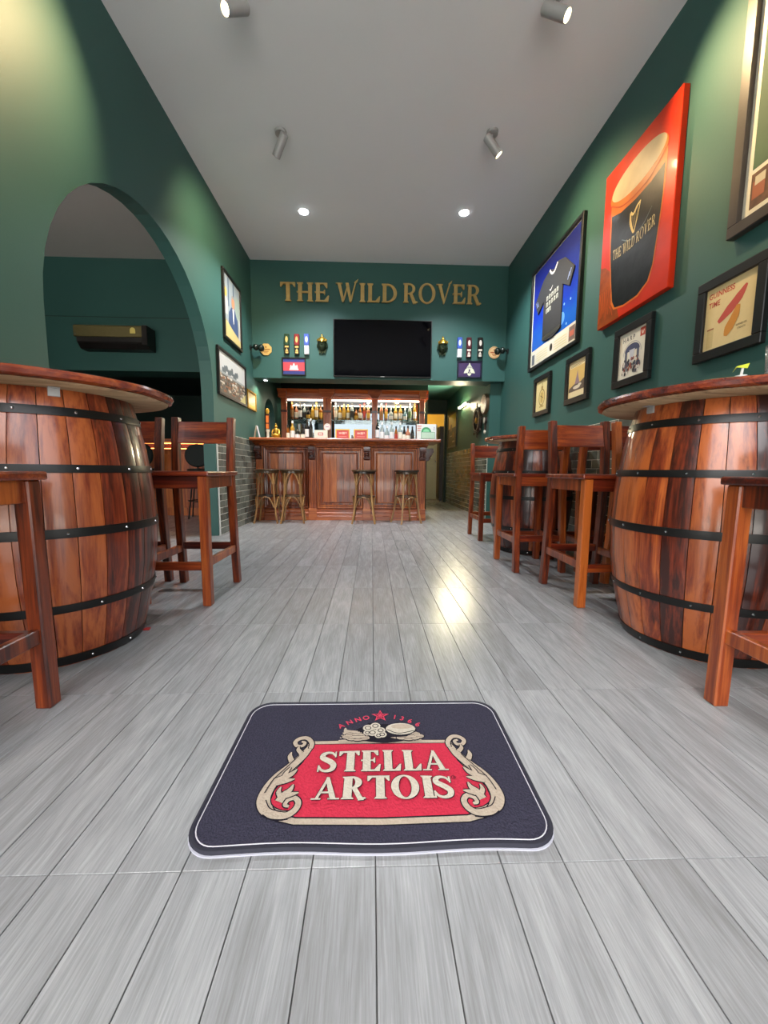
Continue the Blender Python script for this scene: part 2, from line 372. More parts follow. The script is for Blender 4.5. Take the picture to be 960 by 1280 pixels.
class Draw:
    EPS=.0005
    def __init__(s,base=0,floor=False): s.mb=MB(); s.m=[]; s.base=base; s.fl=floor; s.n=0
    def mi(s,col,**k):
        m=col if not isinstance(col,str) else ink(col,**k)
        if m not in s.m: s.m.append(m)
        return s.m.index(m)
    def P(s,x,y,l): d=s.base+l*s.EPS; return (x,y,d) if s.fl else (x,-d,y)
    def poly(s,pts,col,l=0,**k):
        s.n=(s.n+1)%13; l=l+s.n*.06
        vs=[Vector((p[0],p[1],0)) for p in pts]
        tr=tessellate_polygon([vs])
        s.mb.add([s.P(p[0],p[1],l) for p in pts],[tuple(t) for t in tr],s.mi(col,**k)); return s
    def polys(s,L,col,l=0,**k):
        for p in L: s.poly(p,col,l,**k)
        return s
    def text(s,t,x,y,size,col,l=0,sx=1,center=False,rot=0,**k):
        V,Fc,w=sans_text(t,size); ox=-w*sx/2 if center else 0; c,sn=cos(rot),sin(rot)
        vs=[s.P(x+(ox+a*sx)*c-b*sn,y+(ox+a*sx)*sn+b*c,l) for a,b in V]
        s.mb.add(vs,Fc,s.mi(col,**k)); return s
    def build(s,name,parent):
        me=bpy.data.meshes.new(name); me.from_pydata([tuple(v) for v in s.mb.v],[],s.mb.f)
        for m in s.m: me.materials.append(m)
        me.polygons.foreach_set('material_index',s.mb.mi)
        want=Vector((0,0,1)) if s.fl else Vector((0,-1,0))
        bm=bmesh.new(); bm.from_mesh(me)
        bm.normal_update()
        fl=[f for f in bm.faces if f.normal.dot(want)<0]
        bmesh.ops.reverse_faces(bm,faces=fl); bm.to_mesh(me); bm.free(); me.update()
        return link(name,me,parent)

# ------------------------------------------------------------------ room shell
floor=struct(box('floor',M_GROUT,-5.7,2.2,YF-.1,12.2,-.12,-.005))
PW,PL,PX,PY=.1133,.5467,.0105,.613
pm=MB().box(.001,PW-.001,.0006,PL-.0006,-.012,0).mesh('plank',M_FLOOR,bev=.0006)
rest=MB()
def seen(x,y0,y1):
    y=max(y1,.1)
    xa=min(abs(x),abs(x+PW)) if x*(x+PW)>0 else 0
    return y1>.42 and xa < y*1.06+.06
npl=0
for j in range(-3,18):
    y=PY+j*PL
    for i in range(-52,20):
        x=PX+i*PW
        if x>XR or y>9.0: continue
        if x+PW<XL-.2 and y<-.5: continue
        if x+PW>XL and seen(x,y,y+PL) and y<4.3 and npl<300 and x>XL-.1:
            link('plank',pm,floor,(x,y,0)); npl+=1
        else:
            rest.box(x+.001,x+PW-.001,y+.001,y+PL-.001,-.012,0)
stuff(rest.build('plank_field',M_FLOOR,floor))
ceiling=struct(box('ceiling',M_CEIL,XL-.12,XR+.12,YF-.1,YB+.02,ZC,ZC+.1))
# left wall with the big arch and the small service arch behind the bar
def arch_pts(cy,r,zs,n=24): return [(cy+r*cos(a),zs+r*sin(a)) for a in [pi-pi*i/n for i in range(n+1)]]
AY,AR,AZ=3.085,1.025,1.53
out=[(YF,0)]+[(AY-AR,0)]+arch_pts(AY,AR,AZ)+[(AY+AR,0)]+[(6.02,0)]+arch_pts(6.33,.31,1.52,14)+[(6.64,0),(9.0,0),(9.0,ZC),(YF,ZC)]
wall_left=struct(MB().prism([(XL,a,b) for a,b in out],(-.12,0,0)).build('wall_left',M_GREEN))
wall_right=struct(box('wall_right',M_GREEN,XR,XR+.12,YF-.1,YK+.02,0,ZC))
wall_corridor=struct(box('wall_corridor',M_GREEN,XK,XR+.12,YK,8.8,0,2.6))
wall_back=struct(box('wall_back',M_GREEN,XL,XR,YB,YB+.30,Z_SOF,ZC))
struct(box('ceiling_bar',M_GREEN,XL,XK,YB+.30,8.8,2.30,2.4))
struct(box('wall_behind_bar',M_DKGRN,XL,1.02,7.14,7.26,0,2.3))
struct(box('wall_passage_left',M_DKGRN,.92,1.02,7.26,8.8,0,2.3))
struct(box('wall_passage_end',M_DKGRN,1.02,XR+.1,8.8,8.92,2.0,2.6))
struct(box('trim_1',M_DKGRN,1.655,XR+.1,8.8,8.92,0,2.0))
struct(box('wall_beyond',plain('yellow_wall','#c9a53c',.6),.2,3.0,11.6,11.7,0,2.6))
struct(box('ceiling_beyond',plain('yellow_ceiling','#d8c070',.6),.2,3.0,8.92,11.7,2.5,2.6))
struct(box('wall_beyond_left',plain('yellow_wall','#c9a53c',.6),.1,.2,8.92,11.7,0,2.6))
struct(box('wall_beyond_right',plain('yellow_wall','#c9a53c',.6),3.0,3.1,8.92,11.7,0,2.6))
# shop front behind the viewer: posts and a lintel round the open doorway
struct(box('wall_front',M_GREEN,XL-.12,XR+.12,YF-.1,YF,2.95,ZC))
struct(box('wall_front_pier',M_GREEN,XR-.12,XR,YF-.1,YF,0,2.95))
struct(MB().box(-1.9,XL+.1,YF-.1,YF,0,2.95).box(-5.7,-5.2,YF-.1,YF,0,2.95).box(-5.7,XL-.12,YF-.1,YF,2.95,ZC).build('wall_front_left',M_GREEN))
struct(box('street_ground',plain('pale_paving','#c4c1ba',.8),-14,14,-16,YF-.1,-.16,-.01))
# side room through the arch
struct(box('ceiling_side_room',M_CEIL2,-5.7,XL-.12,YF-.1,5.57,ZC,ZC+.1))
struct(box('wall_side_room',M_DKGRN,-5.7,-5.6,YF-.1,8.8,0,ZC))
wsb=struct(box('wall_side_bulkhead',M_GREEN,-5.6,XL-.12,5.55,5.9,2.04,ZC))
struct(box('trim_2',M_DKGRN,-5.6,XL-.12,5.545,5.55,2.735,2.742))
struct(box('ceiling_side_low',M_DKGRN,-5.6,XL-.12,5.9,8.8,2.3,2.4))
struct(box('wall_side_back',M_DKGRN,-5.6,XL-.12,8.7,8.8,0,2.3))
# brick tiles
TW,TH,TT=.160,.0735,.009
tm=MB().box(-TT,0,.003,TW-.003,.003,TH-.003).mesh('tile',M_TILE,bev=.0018)
th=MB().box(-TT,0,.003,TW/2-.003,.003,TH-.003).mesh('tile',M_TILE,bev=.0018)
def tile_panel(wall,x,flip,y0,y1,lim_lo=None,single=True):
    box('grout',M_WGROUT,min(x,x+flip*.0065),max(x,x+flip*.0065),y0,y1,0,15*TH,wall)
    far=MB()
    for r in range(15):
        y=y0-(TW/2 if r%2 else 0)
        while y<y1-.001:
            a=max(y,y0); b=min(y+TW,y1)
            full=abs((b-a)-TW)<.002
            if b-a>.02:
                if single and (lim_lo is None or a>=lim_lo) and (full or abs(b-a-TW/2)<.004):
                    o=link('tile',tm if full else th,wall,(x+(TT if flip>0 else 0),a,r*TH))
                else:
                    far.box(min(x,x+flip*TT),max(x,x+flip*TT),a+.003,b-.003,r*TH+.003,(r+1)*TH-.003)
            y+=TW
    if far.v: stuff(far.build('tile_field',M_TILE,wall))
tile_panel(wall_left,XL,1,4.15,4.15+9*TW)
tile_panel(wall_right,XR,-1,5.60-21*TW-4*TW,5.60,5.60-19.5*TW)
tile_panel(wall_corridor,XK,-1,5.64,5.64+19*TW,single=False)
struct(box('trim_3',M_WHITE,XL,XL+.012,4.135,4.15,0,15*TH+.012))

# ------------------------------------------------------------------ barrel tables
PROF=[(0,.270),(.05,.287),(.12,.304),(.22,.324),(.34,.341),(.48,.348),(.60,.343),(.70,.333),(.80,.318),(.89,.299),(.965,.281)]
def rad(z):
    for (a,p),(b,q) in zip(PROF,PROF[1:]):
        if z<=b: return p+(q-p)*(z-a)/(b-a)
    return PROF[-1][1]
NST=26
def stave_mesh(mat):
    mb=MB(); vs=[]; fs=[]; hw=pi/NST
    for z,r in PROF:
        for t in (-1,-.45,.45,1):
            g=.0012/r; rr=r-(.0022 if abs(t)==1 else 0)
            vs.append((rr*cos(t*(hw-g)),rr*sin(t*(hw-g)),z))
        for t in (1,-1): vs.append(((r-.022)*cos(t*hw*.97),(r-.022)*sin(t*hw*.97),z))
    n=6
    for i in range(len(PROF)-1):
        for k in range(n):
            k2=(k+1)%n; fs.append((i*n+k,i*n+k2,i*n+n+k2,i*n+n+k))
    fs.append(tuple(reversed(range(n)))); fs.append(tuple(range((len(PROF)-1)*n,len(PROF)*n)))
    return mb.add(vs,fs).mesh('stave',mat,smooth=True)
def hoop(z,w,name='hoop'):
    mb=MB(); n=56
    prof=[(rad(z-w/2)+.0035,z-w/2),(rad(z)+.0045,z),(rad(z+w/2)+.0035,z+w/2),(rad(z+w/2)-.002,z+w/2),(rad(z-w/2)-.002,z-w/2),(rad(z-w/2)+.0035,z-w/2)]
    mb.lathe(prof,n,0,capb=False,capt=False); return mb
def barrel_table(label,x,y,rot,mat,tr,off=0,brk=(-.82,3.2)):
    t=thing('barrel_table',label,'table',(x,y,0),rot,'barrel tables')
    sm=stave_mesh(mat)
    for k in range(NST): link('stave',sm,t,(0,0,0),2*pi*k/NST)
    for z,w in ((.022,.036),(.222,.029),(.485,.031),(.70,.027),(.89,.029)):
        h=hoop(z,w).build('hoop',M_IRON,t,smooth=True)
        rv=MB()
        for k in range(12):
            a=2*pi*k/12+z*3; r=rad(z)+.004
            rv.ball((r*cos(a),r*sin(a),z),.0048,seg=6,rings=4)
        rv.build('rivets',M_STEEL,h,smooth=True)
    ofs=(off*cos(rot),-off*sin(rot),0)
    MB().lathe([(.262,.945),(.262,.960)],40).build('barrel_head',M_TOP,t)
    wob=lambda a: 1+.010*sin(3*a+1)+.006*sin(7*a)+.004*sin(13*a+2)
    MB().lathe([(tr-.030,.972),(tr-.006,.981),(tr,.993),(tr-.004,1.003),(tr-.012,1.006)],72,0,wob=wob).build('tabletop',M_TOP,t,smooth=True,loc=ofs)
    MB().lathe([(.15,.966),(tr-.034,.966),(tr-.022,.973)],72,0,wob=wob).build('tabletop_underside',M_RAW,t,smooth=True,loc=ofs)
    for a in brk:
        a-=rot; r=.292
        b=MB().box(-.016,.016,-.003,.006,-.030,0).box(-.016,.016,-.022,.006,-.004,0)
        o=b.build('bracket',M_GREYMET,t,bev=.001); o.location=(r*cos(a),r*sin(a),.968); o.rotation_euler.z=a+pi/2
    return t
barrel_table('varnished reddish barrel table nearest on the left, beside the arch',-1.252,1.555,.35,M_STAVE,.398,.034)
barrel_table('worn dark-streaked barrel table nearest on the right, below the pint painting',1.40,1.545,.1,M_STAVE_W,.43)
barrel_table('smaller-looking barrel table farther back along the right wall, behind two stools',1.430,3.42,.6,M_STAVE,.41)

# ------------------------------------------------------------------ wooden bar chairs
def make_chair(label,loc,rot):
    t=thing('bar_chair',label,'chair',loc,rot,'red wooden bar chairs at the barrel tables')
    MB().box(-.195,.195,-.19,.235,.668,.692).build('seat',M_CHAIRH,t,bev=.006,bseg=2)
    for s in (-1,1):
        f=MB().sweep([(s*.162,.210,0),(s*.158,.205,.668)],(1,0,0),(0,1,0),.044,.044)
        f.build('leg',M_CHAIR,t,bev=.004)
        p=[(s*.164,-.215,0),(s*.162,-.19,.30),(s*.160,-.172,.60),(s*.160,-.172,.70),(s*.161,-.182,.82),(s*.162,-.205,1.01)]
        MB().sweep(p,(1,0,0),(0,1,0),.040,.046).build('leg',M_CHAIR,t,bev=.004)
        MB().box(s*.160-.011,s*.160+.011,-.155,.19,.605,.668).build('seat_rail',M_CHAIR,t,bev=.002)
        MB().box(s*.162-.012,s*.162+.012,-.18,.19,.200,.243).build('stretcher',M_CHAIR,t,bev=.003)
    MB().box(-.14,.14,.194,.216,.605,.668).build('seat_rail',M_CHAIRH,t,bev=.002)
    MB().box(-.14,.14,-.183,-.161,.605,.668).build('seat_rail',M_CHAIRH,t,bev=.002)
    MB().box(-.142,.142,.196,.220,.185,.228).build('stretcher',M_CHAIRH,t,bev=.003)
    MB().box(-.142,.142,-.206,-.182,.215,.258).build('stretcher',M_CHAIRH,t,bev=.003)
    vs=[];fs=[];n=8
    for i in range(n+1):
        u=-1+2*i/n; x=.143*u; d=-.012*(1-u*u)
        for (dy,z) in ((-.185,.855),(-.212,.985),(-.190,.985),(-.163,.855)): vs.append((x,dy+d,z))
    for i in range(n):
        for k in range(4):
            k2=(k+1)%4; fs.append((i*4+k,i*4+k2,i*4+4+k2,i*4+4+k))
    fs+=[(0,1,2,3),(n*4+3,n*4+2,n*4+1,n*4)]
    MB().add(vs,fs).build('backrest',M_CHAIRH,t,bev=.003)
    return t
ch=make_chair('wooden bar chair behind the left barrel, right one of the pair by the arch',(-1.005,2.175,0),pi)
again(ch,'wooden bar chair mostly hidden behind the left barrel table',(-1.43,2.19,0),pi+.03)
again(ch,'backless-looking bar chair at the left picture edge in front of left barrel',(-1.115,.895,0),0.02)
again(ch,'bar chair at the right picture edge in front of right barrel',(1.218,.865,0),-.02)
again(ch,'wooden bar chair behind the right barrel, fully visible with its back',(1.255,2.128,0),pi)
again(ch,'wooden bar chair tucked against the right wall beside the nearest barrel',(1.652,2.13,0),pi)
again(ch,'bar chair with its back to us facing the far right barrel',(1.18,2.825,0),0)
again(ch,'bar chair behind others, next to the tiled right wall',(1.62,2.815,0),0)
again(ch,'farthest bar chair, left behind the far right barrel near the passage',(1.275,4.05,0),pi)

# ------------------------------------------------------------------ bentwood counter stools
def make_stool(label,loc,rot):
    t=thing('bentwood_stool',label,'stool',loc,rot,'backless bentwood stools along the bar')
    MB().lathe([(.140,.690),(.166,.694),(.170,.704),(.166,.714),(.13,.717)],32).build('seat',M_SEAT,t,smooth=True)
    MB().lathe([(.135,.665),(.150,.665),(.150,.690),(.135,.690)],32).build('seat_ring',M_SEAT,t,smooth=True)
    pr=[(.128,.69),(.136,.55),(.146,.40),(.160,.26),(.184,.12),(.215,0)]
    legp=catmull([(r,0,z) for r,z in pr],4)
    lm=MB().tube(legp,.0125,8).mesh('leg',M_BENT,smooth=True)
    a=[(.126,-.10,.50)]
    def hoop_path(z0,z1,R0,R1):
        P=[]
        for i in range(13):
            u=i/12; th=-pi/4+.10+(pi/2-.20)*u
            h=(1-abs(2*u-1)**2.6); r=R0+(R1-R0)*h
            P.append((r*cos(th),r*sin(th),z0+(z1-z0)*h))
        return P
    um=MB().tube(hoop_path(.52,.672,.140,.132),.0085,6).mesh('upper_bow',M_BENT,smooth=True)
    lo=MB().tube(hoop_path(.215,.352,.166,.150),.0085,6).mesh('lower_bow',M_BENT,smooth=True)
    for k in range(4):
        link('leg',lm,t,(0,0,0),k*pi/2+pi/4)
        link('upper_bow',um,t,(0,0,0),k*pi/2)
        link('lower_bow',lo,t,(0,0,0),k*pi/2)
    MB().lathe([(.130,.355),(.150,.352),(.152,.368),(.130,.372),(.130,.355)],28,capb=False,capt=False).build('foot_ring',M_SEAT,t,smooth=True)
    return t
st=make_stool('bentwood stool at the bar, first from the left wall',(-1.395,5.215,0),.04)
again(st,'bentwood stool at the bar, second from the left wall',(-1.055,5.215,0),.10)
again(st,'bentwood stool at the bar, third, alone before the middle pilaster',(-.10,5.20,0),-.02)
again(st,'bentwood stool at the bar, rightmost, turned a little',(.475,5.205,0),.42)

# ------------------------------------------------------------------ bar counter
bc=thing('bar_counter','long carved varnished wooden bar counter with raised panels at the back','bar counter',(0,5.5,0))
CT=1.135
box('carcass',M_BAR,-1.615,.775,0,.22,0,1.08,bc)
prof=[(-.300,1.100),(-.305,1.118),(-.295,1.132),(-.27,CT),(.34,CT),(.34,1.092),(-.24,1.092),(-.285,1.095)]
MB().prism([(-1.617,a,b) for a,b in prof],(2.547,0,0)).build('countertop',M_BARH,bc)
prof=[(-.20,1.092),(-.17,1.075),(-.11,1.066),(-.10,1.05),(-.045,1.044),(-.04,1.03),(0,1.03),(0,1.092)]
MB().prism([(-1.615,a,b) for a,b in prof],(2.40,0,0)).build('cornice_moulding',M_BAR,bc)
prof=[(0,0),(-.055,0),(-.055,.055),(-.045,.065),(-.045,.10),(-.03,.115),(-.03,.145),(-.015,.155),(0,.16)]
MB().prism([(-1.615,a,b) for a,b in prof],(2.39,0,0)).build('plinth_moulding',M_BARH,bc)
def moulding(x0,x1,z0,z1,w,d0,d1,mb):
    """mitred picture moulding, sloping from depth d0 outside to d1 inside"""
    o=[(x0,z0),(x1,z0),(x1,z1),(x0,z1)]; i=[(x0+w,z0+w),(x1-w,z0+w),(x1-w,z1-w),(x0+w,z1-w)]
    vs=[(a,-d0,b) for a,b in o]+[(a,-max(d0,d1)-.004,b) for a,b in [(x0+w*.4,z0+w*.4),(x1-w*.4,z0+w*.4),(x1-w*.4,z1-w*.4),(x0+w*.4,z1-w*.4)]]+[(a,-d1,b) for a,b in i]
    fs=[]
    for r in (0,4):
        for k in range(4):
            k2=(k+1)%4; fs.append((r+k,r+k2,r+4+k2,r+4+k))
    mb.add(vs,fs)
def panel_bay(x0,x1,boards):
    mb=MB(); moulding(x0,x1,.165,1.03,.026,0,.018,mb); moulding(x0+.030,x1-.030,.195,1.0,.022,.012,.022,mb)
    mb.build('panel_moulding',M_BAR,bc,smooth=False)
    mb=MB(); moulding(x0+.075,x1-.075,.24,.955,.020,.004,.016,mb); mb.build('panel_moulding',M_BAR,bc)
    a,b=x0+.095,x1-.095; n=boards
    for k in range(n):
        u=a+(b-a)*k/n; v=a+(b-a)*(k+1)/n
        MB().box(u+.0008,v-.0008,-.014,0,.26,.935).build('panel_board',M_BAR,bc,bev=.0015)
for x0,x1,n in ((-1.515,-.885,4),(-.775,-.118,5),(-.012,.652,5)): panel_bay(x0,x1,n)
def corbel_mb():
    pts=[(0,1.03),(-.115,1.03),(-.118,1.0),(-.10,.985),(-.105,.955),(-.085,.93),(-.06,.91),(-.052,.88),(-.062,.865),(-.045,.85),(0,.85)]
    mb=MB().prism([(-.040,a,b) for a,b in pts],(.08,0,0))
    for z,r,y in ((.985,.024,-.098),(.88,.016,-.052)): mb.tube([(-.046,y,z),(.046,y,z)],r,12)
    for k in range(3): mb.ball((0,-.098+.014*k,.955-.028*k),.030,.016,.016,8,6)
    return mb
cm=corbel_mb().mesh('corbel',M_BARD,smooth=True)
for i,x in enumerate((-1.567,-.830,-.065,.713)):
    p=MB().box(x-.052,x+.052,-.030,0,.16,1.04).build('pilaster',M_BAR,bc,bev=.003)
    for k in range(4):
        MB().box(x-.038+k*.022,x-.028+k*.022,-.040,-.029,.24,.83).build('flute',M_BAR,p,bev=.002)
    MB().box(x-.058,x+.058,-.062,0,0,.165).build('pilaster_base',M_BARH,p,bev=.003)
    link('corbel',cm,bc,(x,-.02,0))
so=link('corbel',corbel_mb().mesh('corbel',M_BARD,smooth=True),bc,(.775,.11,0)); so.rotation_euler.z=pi/2
# tap rail and things standing on the counter
cz=CT+.001
Yc=5.40
def tagm(o,label,cat,group=None): return tag(o,label,cat,group)

mn=thing('table_tent','white folded menu card standing at the left end of the bar','menu card',(-1.565,5.42,cz))
mb=MB(); mb.add([(-.045,-.03,0),(-.045,.03,0),(-.012,.03,.17),(-.012,-.03,.17),(-.048,-.03,0),(-.048,.03,0),(-.015,.03,.172),(-.015,-.03,.172)],[(0,1,2,3),(7,6,5,4),(0,4,5,1),(1,5,6,2),(2,6,7,3),(3,7,4,0)])
mb.build('card_leaf',ink('#d8d4c0'),mn)
mb=MB(); mb.add([(.03,-.03,0),(.03,.03,0),(-.010,.03,.17),(-.010,-.03,.17),(.033,-.03,0),(.033,.03,0),(-.007,.03,.172),(-.007,-.03,.172)],[(0,1,2,3),(7,6,5,4),(0,4,5,1),(1,5,6,2),(2,6,7,3),(3,7,4,0)])
mb.build('card_leaf',ink('#cfd0dc'),mn)
tp=thing('beer_tap','tall beer tap with white base and long dark orange handle on the bar','beer tap',(-1.435,5.45,cz))
MB().lathe([(.034,0),(.034,.012),(.02,.02),(.018,.085),(.026,.10),(.026,.125)],14).build('tap_base',plain('cream_enamel','#dcd8c8',.3),tp,smooth=True)
MB().box(-.026,.026,-.016,.016,.125,.335).build('tap_handle',plain('dark_red_handle','#3a1712',.3),tp,bev=.005)
MB().box(-.019,.019,-.0185,-.015,.135,.20).box(-.019,.019,-.0185,-.015,.215,.31).build('handle_badge',plain('orange_badge','#d8742c',.35),tp,bev=.001)
MB().lathe([(.018,.335),(.026,.37),(.02,.40),(.004,.41)],10).build('handle_finial',M_GOLD,tp,smooth=True)
bd=MB()
bd.box(-.065,.065,-.045,.045,0,.02); bd.ball((0,-.005,.045),.066,.048,.028); bd.ball((0,.008,.10),.034,.026,.05); bd.ball((0,.005,.165),.021,.022,.026)
bd.ball((0,.008,.195),.010,.010,.015)
for s in (-1,1): bd.tube([(s*.034,.005,.13),(s*.050,-.01,.09),(s*.042,-.035,.06)],[.012,.011,.009],8)
bo=bd.build('buddha_statue',M_GOLD,None,smooth=True,loc=(-1.325,5.45,cz)); tag(bo,'small golden seated buddha statue on the left end of the bar','statue')
# promo box, round sign, two red table signs, white board
bx=thing('carton','white carton with a red label on the bar beside small bottles','box',(-.70,5.43,cz),.0)
MB().box(-.088,.088,-.05,.05,0,.118).build('carton_body',plain('white_card','#d9d3c6',.5),bx,bev=.002)
d=Draw(.0505); d.poly(rect(-.035,.045,.035,.085),'#b3343a'); d.poly(rect(-.026,.055,.026,.075),'#e0d8cc',1); d.build('red_label',bx)
rs=thing('round_sign','small round white sign on a stick above the white carton','sign',(-.622,5.50,cz))
o=MB().lathe([(.045,-.004),(.047,0),(.045,.004)],24).build('sign_disc',plain('white_card','#d9d3c6',.5),rs); o.rotation_euler=(pi/2,0,0); o.location=(0,0,.175)
MB().tube([(0,.006,0),(0,.006,.14)],.004,6).build('stick',M_STEEL,rs)
d=Draw(.005); d.polys(ringpolys(0,.175,.036,.036,.004,.004),'#c58aa8'); d.poly(rect(-.02,.168,.02,.182),'#b06f94'); d.build('sign_print',rs)
def red_sign(label,x):
    t=thing('framed_sign',label,'sign',(x,5.44,cz),0,'red signs in yellow frames on the bar')
    mb=MB(); 
    for a in ((-.098,.098,.0,.014),(-.098,.098,.126,.140)): mb.box(a[0],a[1],-.008,.008,a[2],a[3])
    for s in (-1,1): mb.box(s*.091-.007,s*.091+.007,-.008,.008,.014,.126)
    mb.build('sign_frame',plain('yellow_frame','#dcae2e',.35),t)
    MB().box(-.084,.084,-.003,.006,.014,.126).build('sign_panel',plain('red_panel','#c23a38',.3),t)
    d=Draw(.0035); d.polys([rect(-.05,.075,-.012,.095),rect(-.005,.07,.03,.1),rect(.038,.08,.055,.1)],'#e8b3a5'); d.poly(rect(-.055,.035,.055,.043),'#d98a7c'); d.build('sign_print',t)
    MB().box(-.03,.03,.008,.05,0,.006).build('sign_foot',M_BLACK,t)
    return t
red_sign('red sign in a yellow frame on the bar, left of two',-.403)
red_sign('red sign in a yellow frame on the bar, right of two',-.150)
ws=thing('white_board','white board sign with green half circle leaning on the bar right end','sign',(.772,5.46,cz))
ws.rotation_euler=(-.12,0,0)
MB().box(-.138,.138,-.006,.006,.004,.228).build('board',plain('white_board_paint','#cfd2cf',.4),ws,bev=.002)
d=Draw(.0066); d.poly(ell(-.005,.118,.070,.068,20,0,180),'#3c8a5c'); d.poly(ell(-.005,.118,.045,.042,20,0,180),'#7cc295',1)
d.poly(rect(-.078,.02,.118,.118),'#4f7c62',2); d.poly(rect(-.072,.026,.112,.112),'#a9c2ae',3)
d.poly(ell(.108,.178,.006,.01,8),'#5a4a8a',1); d.poly(ell(.104,.150,.005,.01,8),'#5a4a8a',1)
d.polys([rect(-.13,.19,-.07,.208),rect(-.13,.16,-.075,.176),rect(-.13,.13,-.085,.146)],'#c98a80',1)
d.build('board_print',ws)

# ------------------------------------------------------------------ back bar
bb=thing('back_bar','tall varnished wooden back bar with mirrors and columns behind the counter','shelf unit',(0,6.80,0))
box('base_cabinet',M_BAR,-1.56,.93,0,.32,0,1.02,bb)
box('worktop',M_BARH,-1.57,.94,-.03,.32,1.02,1.05,bb,.004)
COLS=((-1.555,-1.462),(-.835,-.700),(.005,.100),(.835,.920))
prof=[(0,1.945),(-.03,1.945),(-.035,1.965),(-.02,1.975),(-.025,2.02),(-.07,2.045),(-.095,2.062),(-.095,2.075),(.32,2.075),(.32,1.945)]
MB().prism([(-1.60,a,b) for a,b in prof],(2.575,0,0)).build('cornice',M_BACKH,bb)
for i,(a,b) in enumerate(COLS):
    c=MB().box(a,b,-.01,.05,1.05,1.95).build('column',M_BACK,bb,bev=.004)
    m=(a+b)/2; w=(b-a)/2
    mb=MB()
    for k in (-.5,0,.5): mb.box(m+k*w*1.1-.008,m+k*w*1.1+.008,-.018,-.009,1.07,1.66)
    mb.build('column_fluting',M_BACK,c)
    MB().box(a-.008,b+.008,-.022,.05,1.70,1.735).build('column_band',M_BARD,c,bev=.004)
    f=.07 if i in (1,2) else .02
    MB().prism([(a-.006,-.035,1.93),(b+.006,-.035,1.93),(b+f,-.035,2.03),(b+f,-.035,2.075),(a-f,-.035,2.075),(a-f,-.035,2.03)],(0,-.065,0)).build('capital',M_BACKH,c)
WARMLED=plain('led_strip_light','#fff4e2',.5,emit=3.2); PUCK=plain('warm_puck_light','#ffd98a',.5,emit=16)
for k in range(3):
    a=COLS[k][1]; b=COLS[k+1][0]
    MB().box(a,b,.30,.312,1.05,1.945).build('mirror',M_MIRROR,bb)
    MB().box(a,b,.03,.29,1.572,1.584).build('shelf',M_GLASS,bb)
    MB().box(a+.01,b-.01,.03,.05,1.898,1.924).build('led_strip',WARMLED,bb)
    MB().box(a,b,.02,.30,1.93,1.945).build('canopy_board',M_BAR,bb)
for x in (-.06,.44): MB().lathe([(.028,1.872),(.028,1.888)],16,0,Matrix.Translation((x,.02,0))).build('puck_light',PUCK,bb)
pl=bpy.data.lights.new('bay_glow','AREA'); pl.energy=7; pl.shape='RECTANGLE'; pl.size=2.2; pl.size_y=.1; pl.color=(1,.86,.62)
lo=bpy.data.objects.new('bay_glow',pl); COL.objects.link(lo); lo.parent=bb; lo.location=(-.35,.12,1.885)

# bottles
GL={'amber':plain('amber_liquor','#a8621a',.08,trans=.45,coat=.5,noise=.02),'gold':plain('gold_liquor','#d1a236',.08,trans=.45,coat=.5,noise=.02),
    'clear':plain('clear_bottle','#c9dad9',.06,trans=.6,coat=.5,noise=.02),'green':plain('green_bottle','#1d4a2b',.08,trans=.3,coat=.5,noise=.02),
    'dark':plain('dark_bottle','#17130f',.12,coat=.5,noise=.02),'pink':plain('peach_bottle','#c98466',.1,trans=.35,coat=.5,noise=.02),'blue':plain('pale_blue_bottle','#7fb2c9',.08,trans=.5,coat=.5,noise=.02)}
SH={'round':[(.036,0),(.038,.004),(.038,.155),(.034,.18),(.015,.21),(.0125,.225),(.0125,.275)],
    'squat':[(.042,0),(.044,.005),(.044,.10),(.039,.135),(.018,.165),(.014,.175),(.014,.225)],
    'tall':[(.031,0),(.033,.004),(.033,.19),(.026,.225),(.013,.25),(.012,.31)],
    'wine':[(.036,0),(.037,.005),(.037,.185),(.030,.215),(.015,.245),(.0135,.30)],
    'beer':[(.028,0),(.030,.004),(.030,.12),(.024,.15),(.012,.185),(.012,.215)]}
_bot={}
for k_ in SH: SH[k_]=[(a*.84,b) for a,b in SH[k_]]
def bottle_mesh(shape,glass,lab,cap):
    key=(shape,glass,lab,cap)
    if key not in _bot:
        P=SH[shape]; h=P[-1][1]; r=P[2][0]
        _bot[key]=(MB().lathe(P,12).mesh('bottle',GL[glass],smooth=True),
            MB().lathe([(r+.0008,P[2][1]*.28),(r+.0008,P[2][1]*.88)],12,capb=False,capt=False).mesh('bottle_label',ink(lab),smooth=True),
            MB().lathe([(P[-1][0]+.0025,h-.03),(P[-1][0]+.0025,h+.006)],10).mesh('bottle_cap',plain('cap_'+cap.strip('#'),cap,.35),smooth=True))
    return _bot[key]
WORDS={'#e0dccb':'cream','#1c1a18':'black','#c9a140':'gold','#a33128':'red','#d9d9d9':'white','#2c4f84':'blue','#4c6b3a':'green','#8a6a40':'tan'}
ORD=['first','second','third','fourth','fifth','sixth','seventh','eighth','ninth','tenth','eleventh','twelfth']
GN={'amber':'amber','gold':'golden','clear':'clear','green':'green','dark':'dark','pink':'peach','blue':'pale blue'}
def bottle(x,y,z,shape,glass,lab,cap,k,where,group):
    t=thing('liquor_bottle','%s bottle with %s label, %s from left, %s'%(GN[glass],WORDS[lab],ORD[k],where),'bottle',(x,y,z),random.uniform(0,6),group)
    for nme,me in zip(('glass_body','bottle_label','bottle_cap'),bottle_mesh(shape,glass,lab,cap)): link(nme,me,t)
K,W_,G_,R_,Cw='#1c1a18','#d9d9d9','#c9a140','#a33128','#e0dccb'
BL='#2c4f84'; GR='#4c6b3a'; TN='#8a6a40'
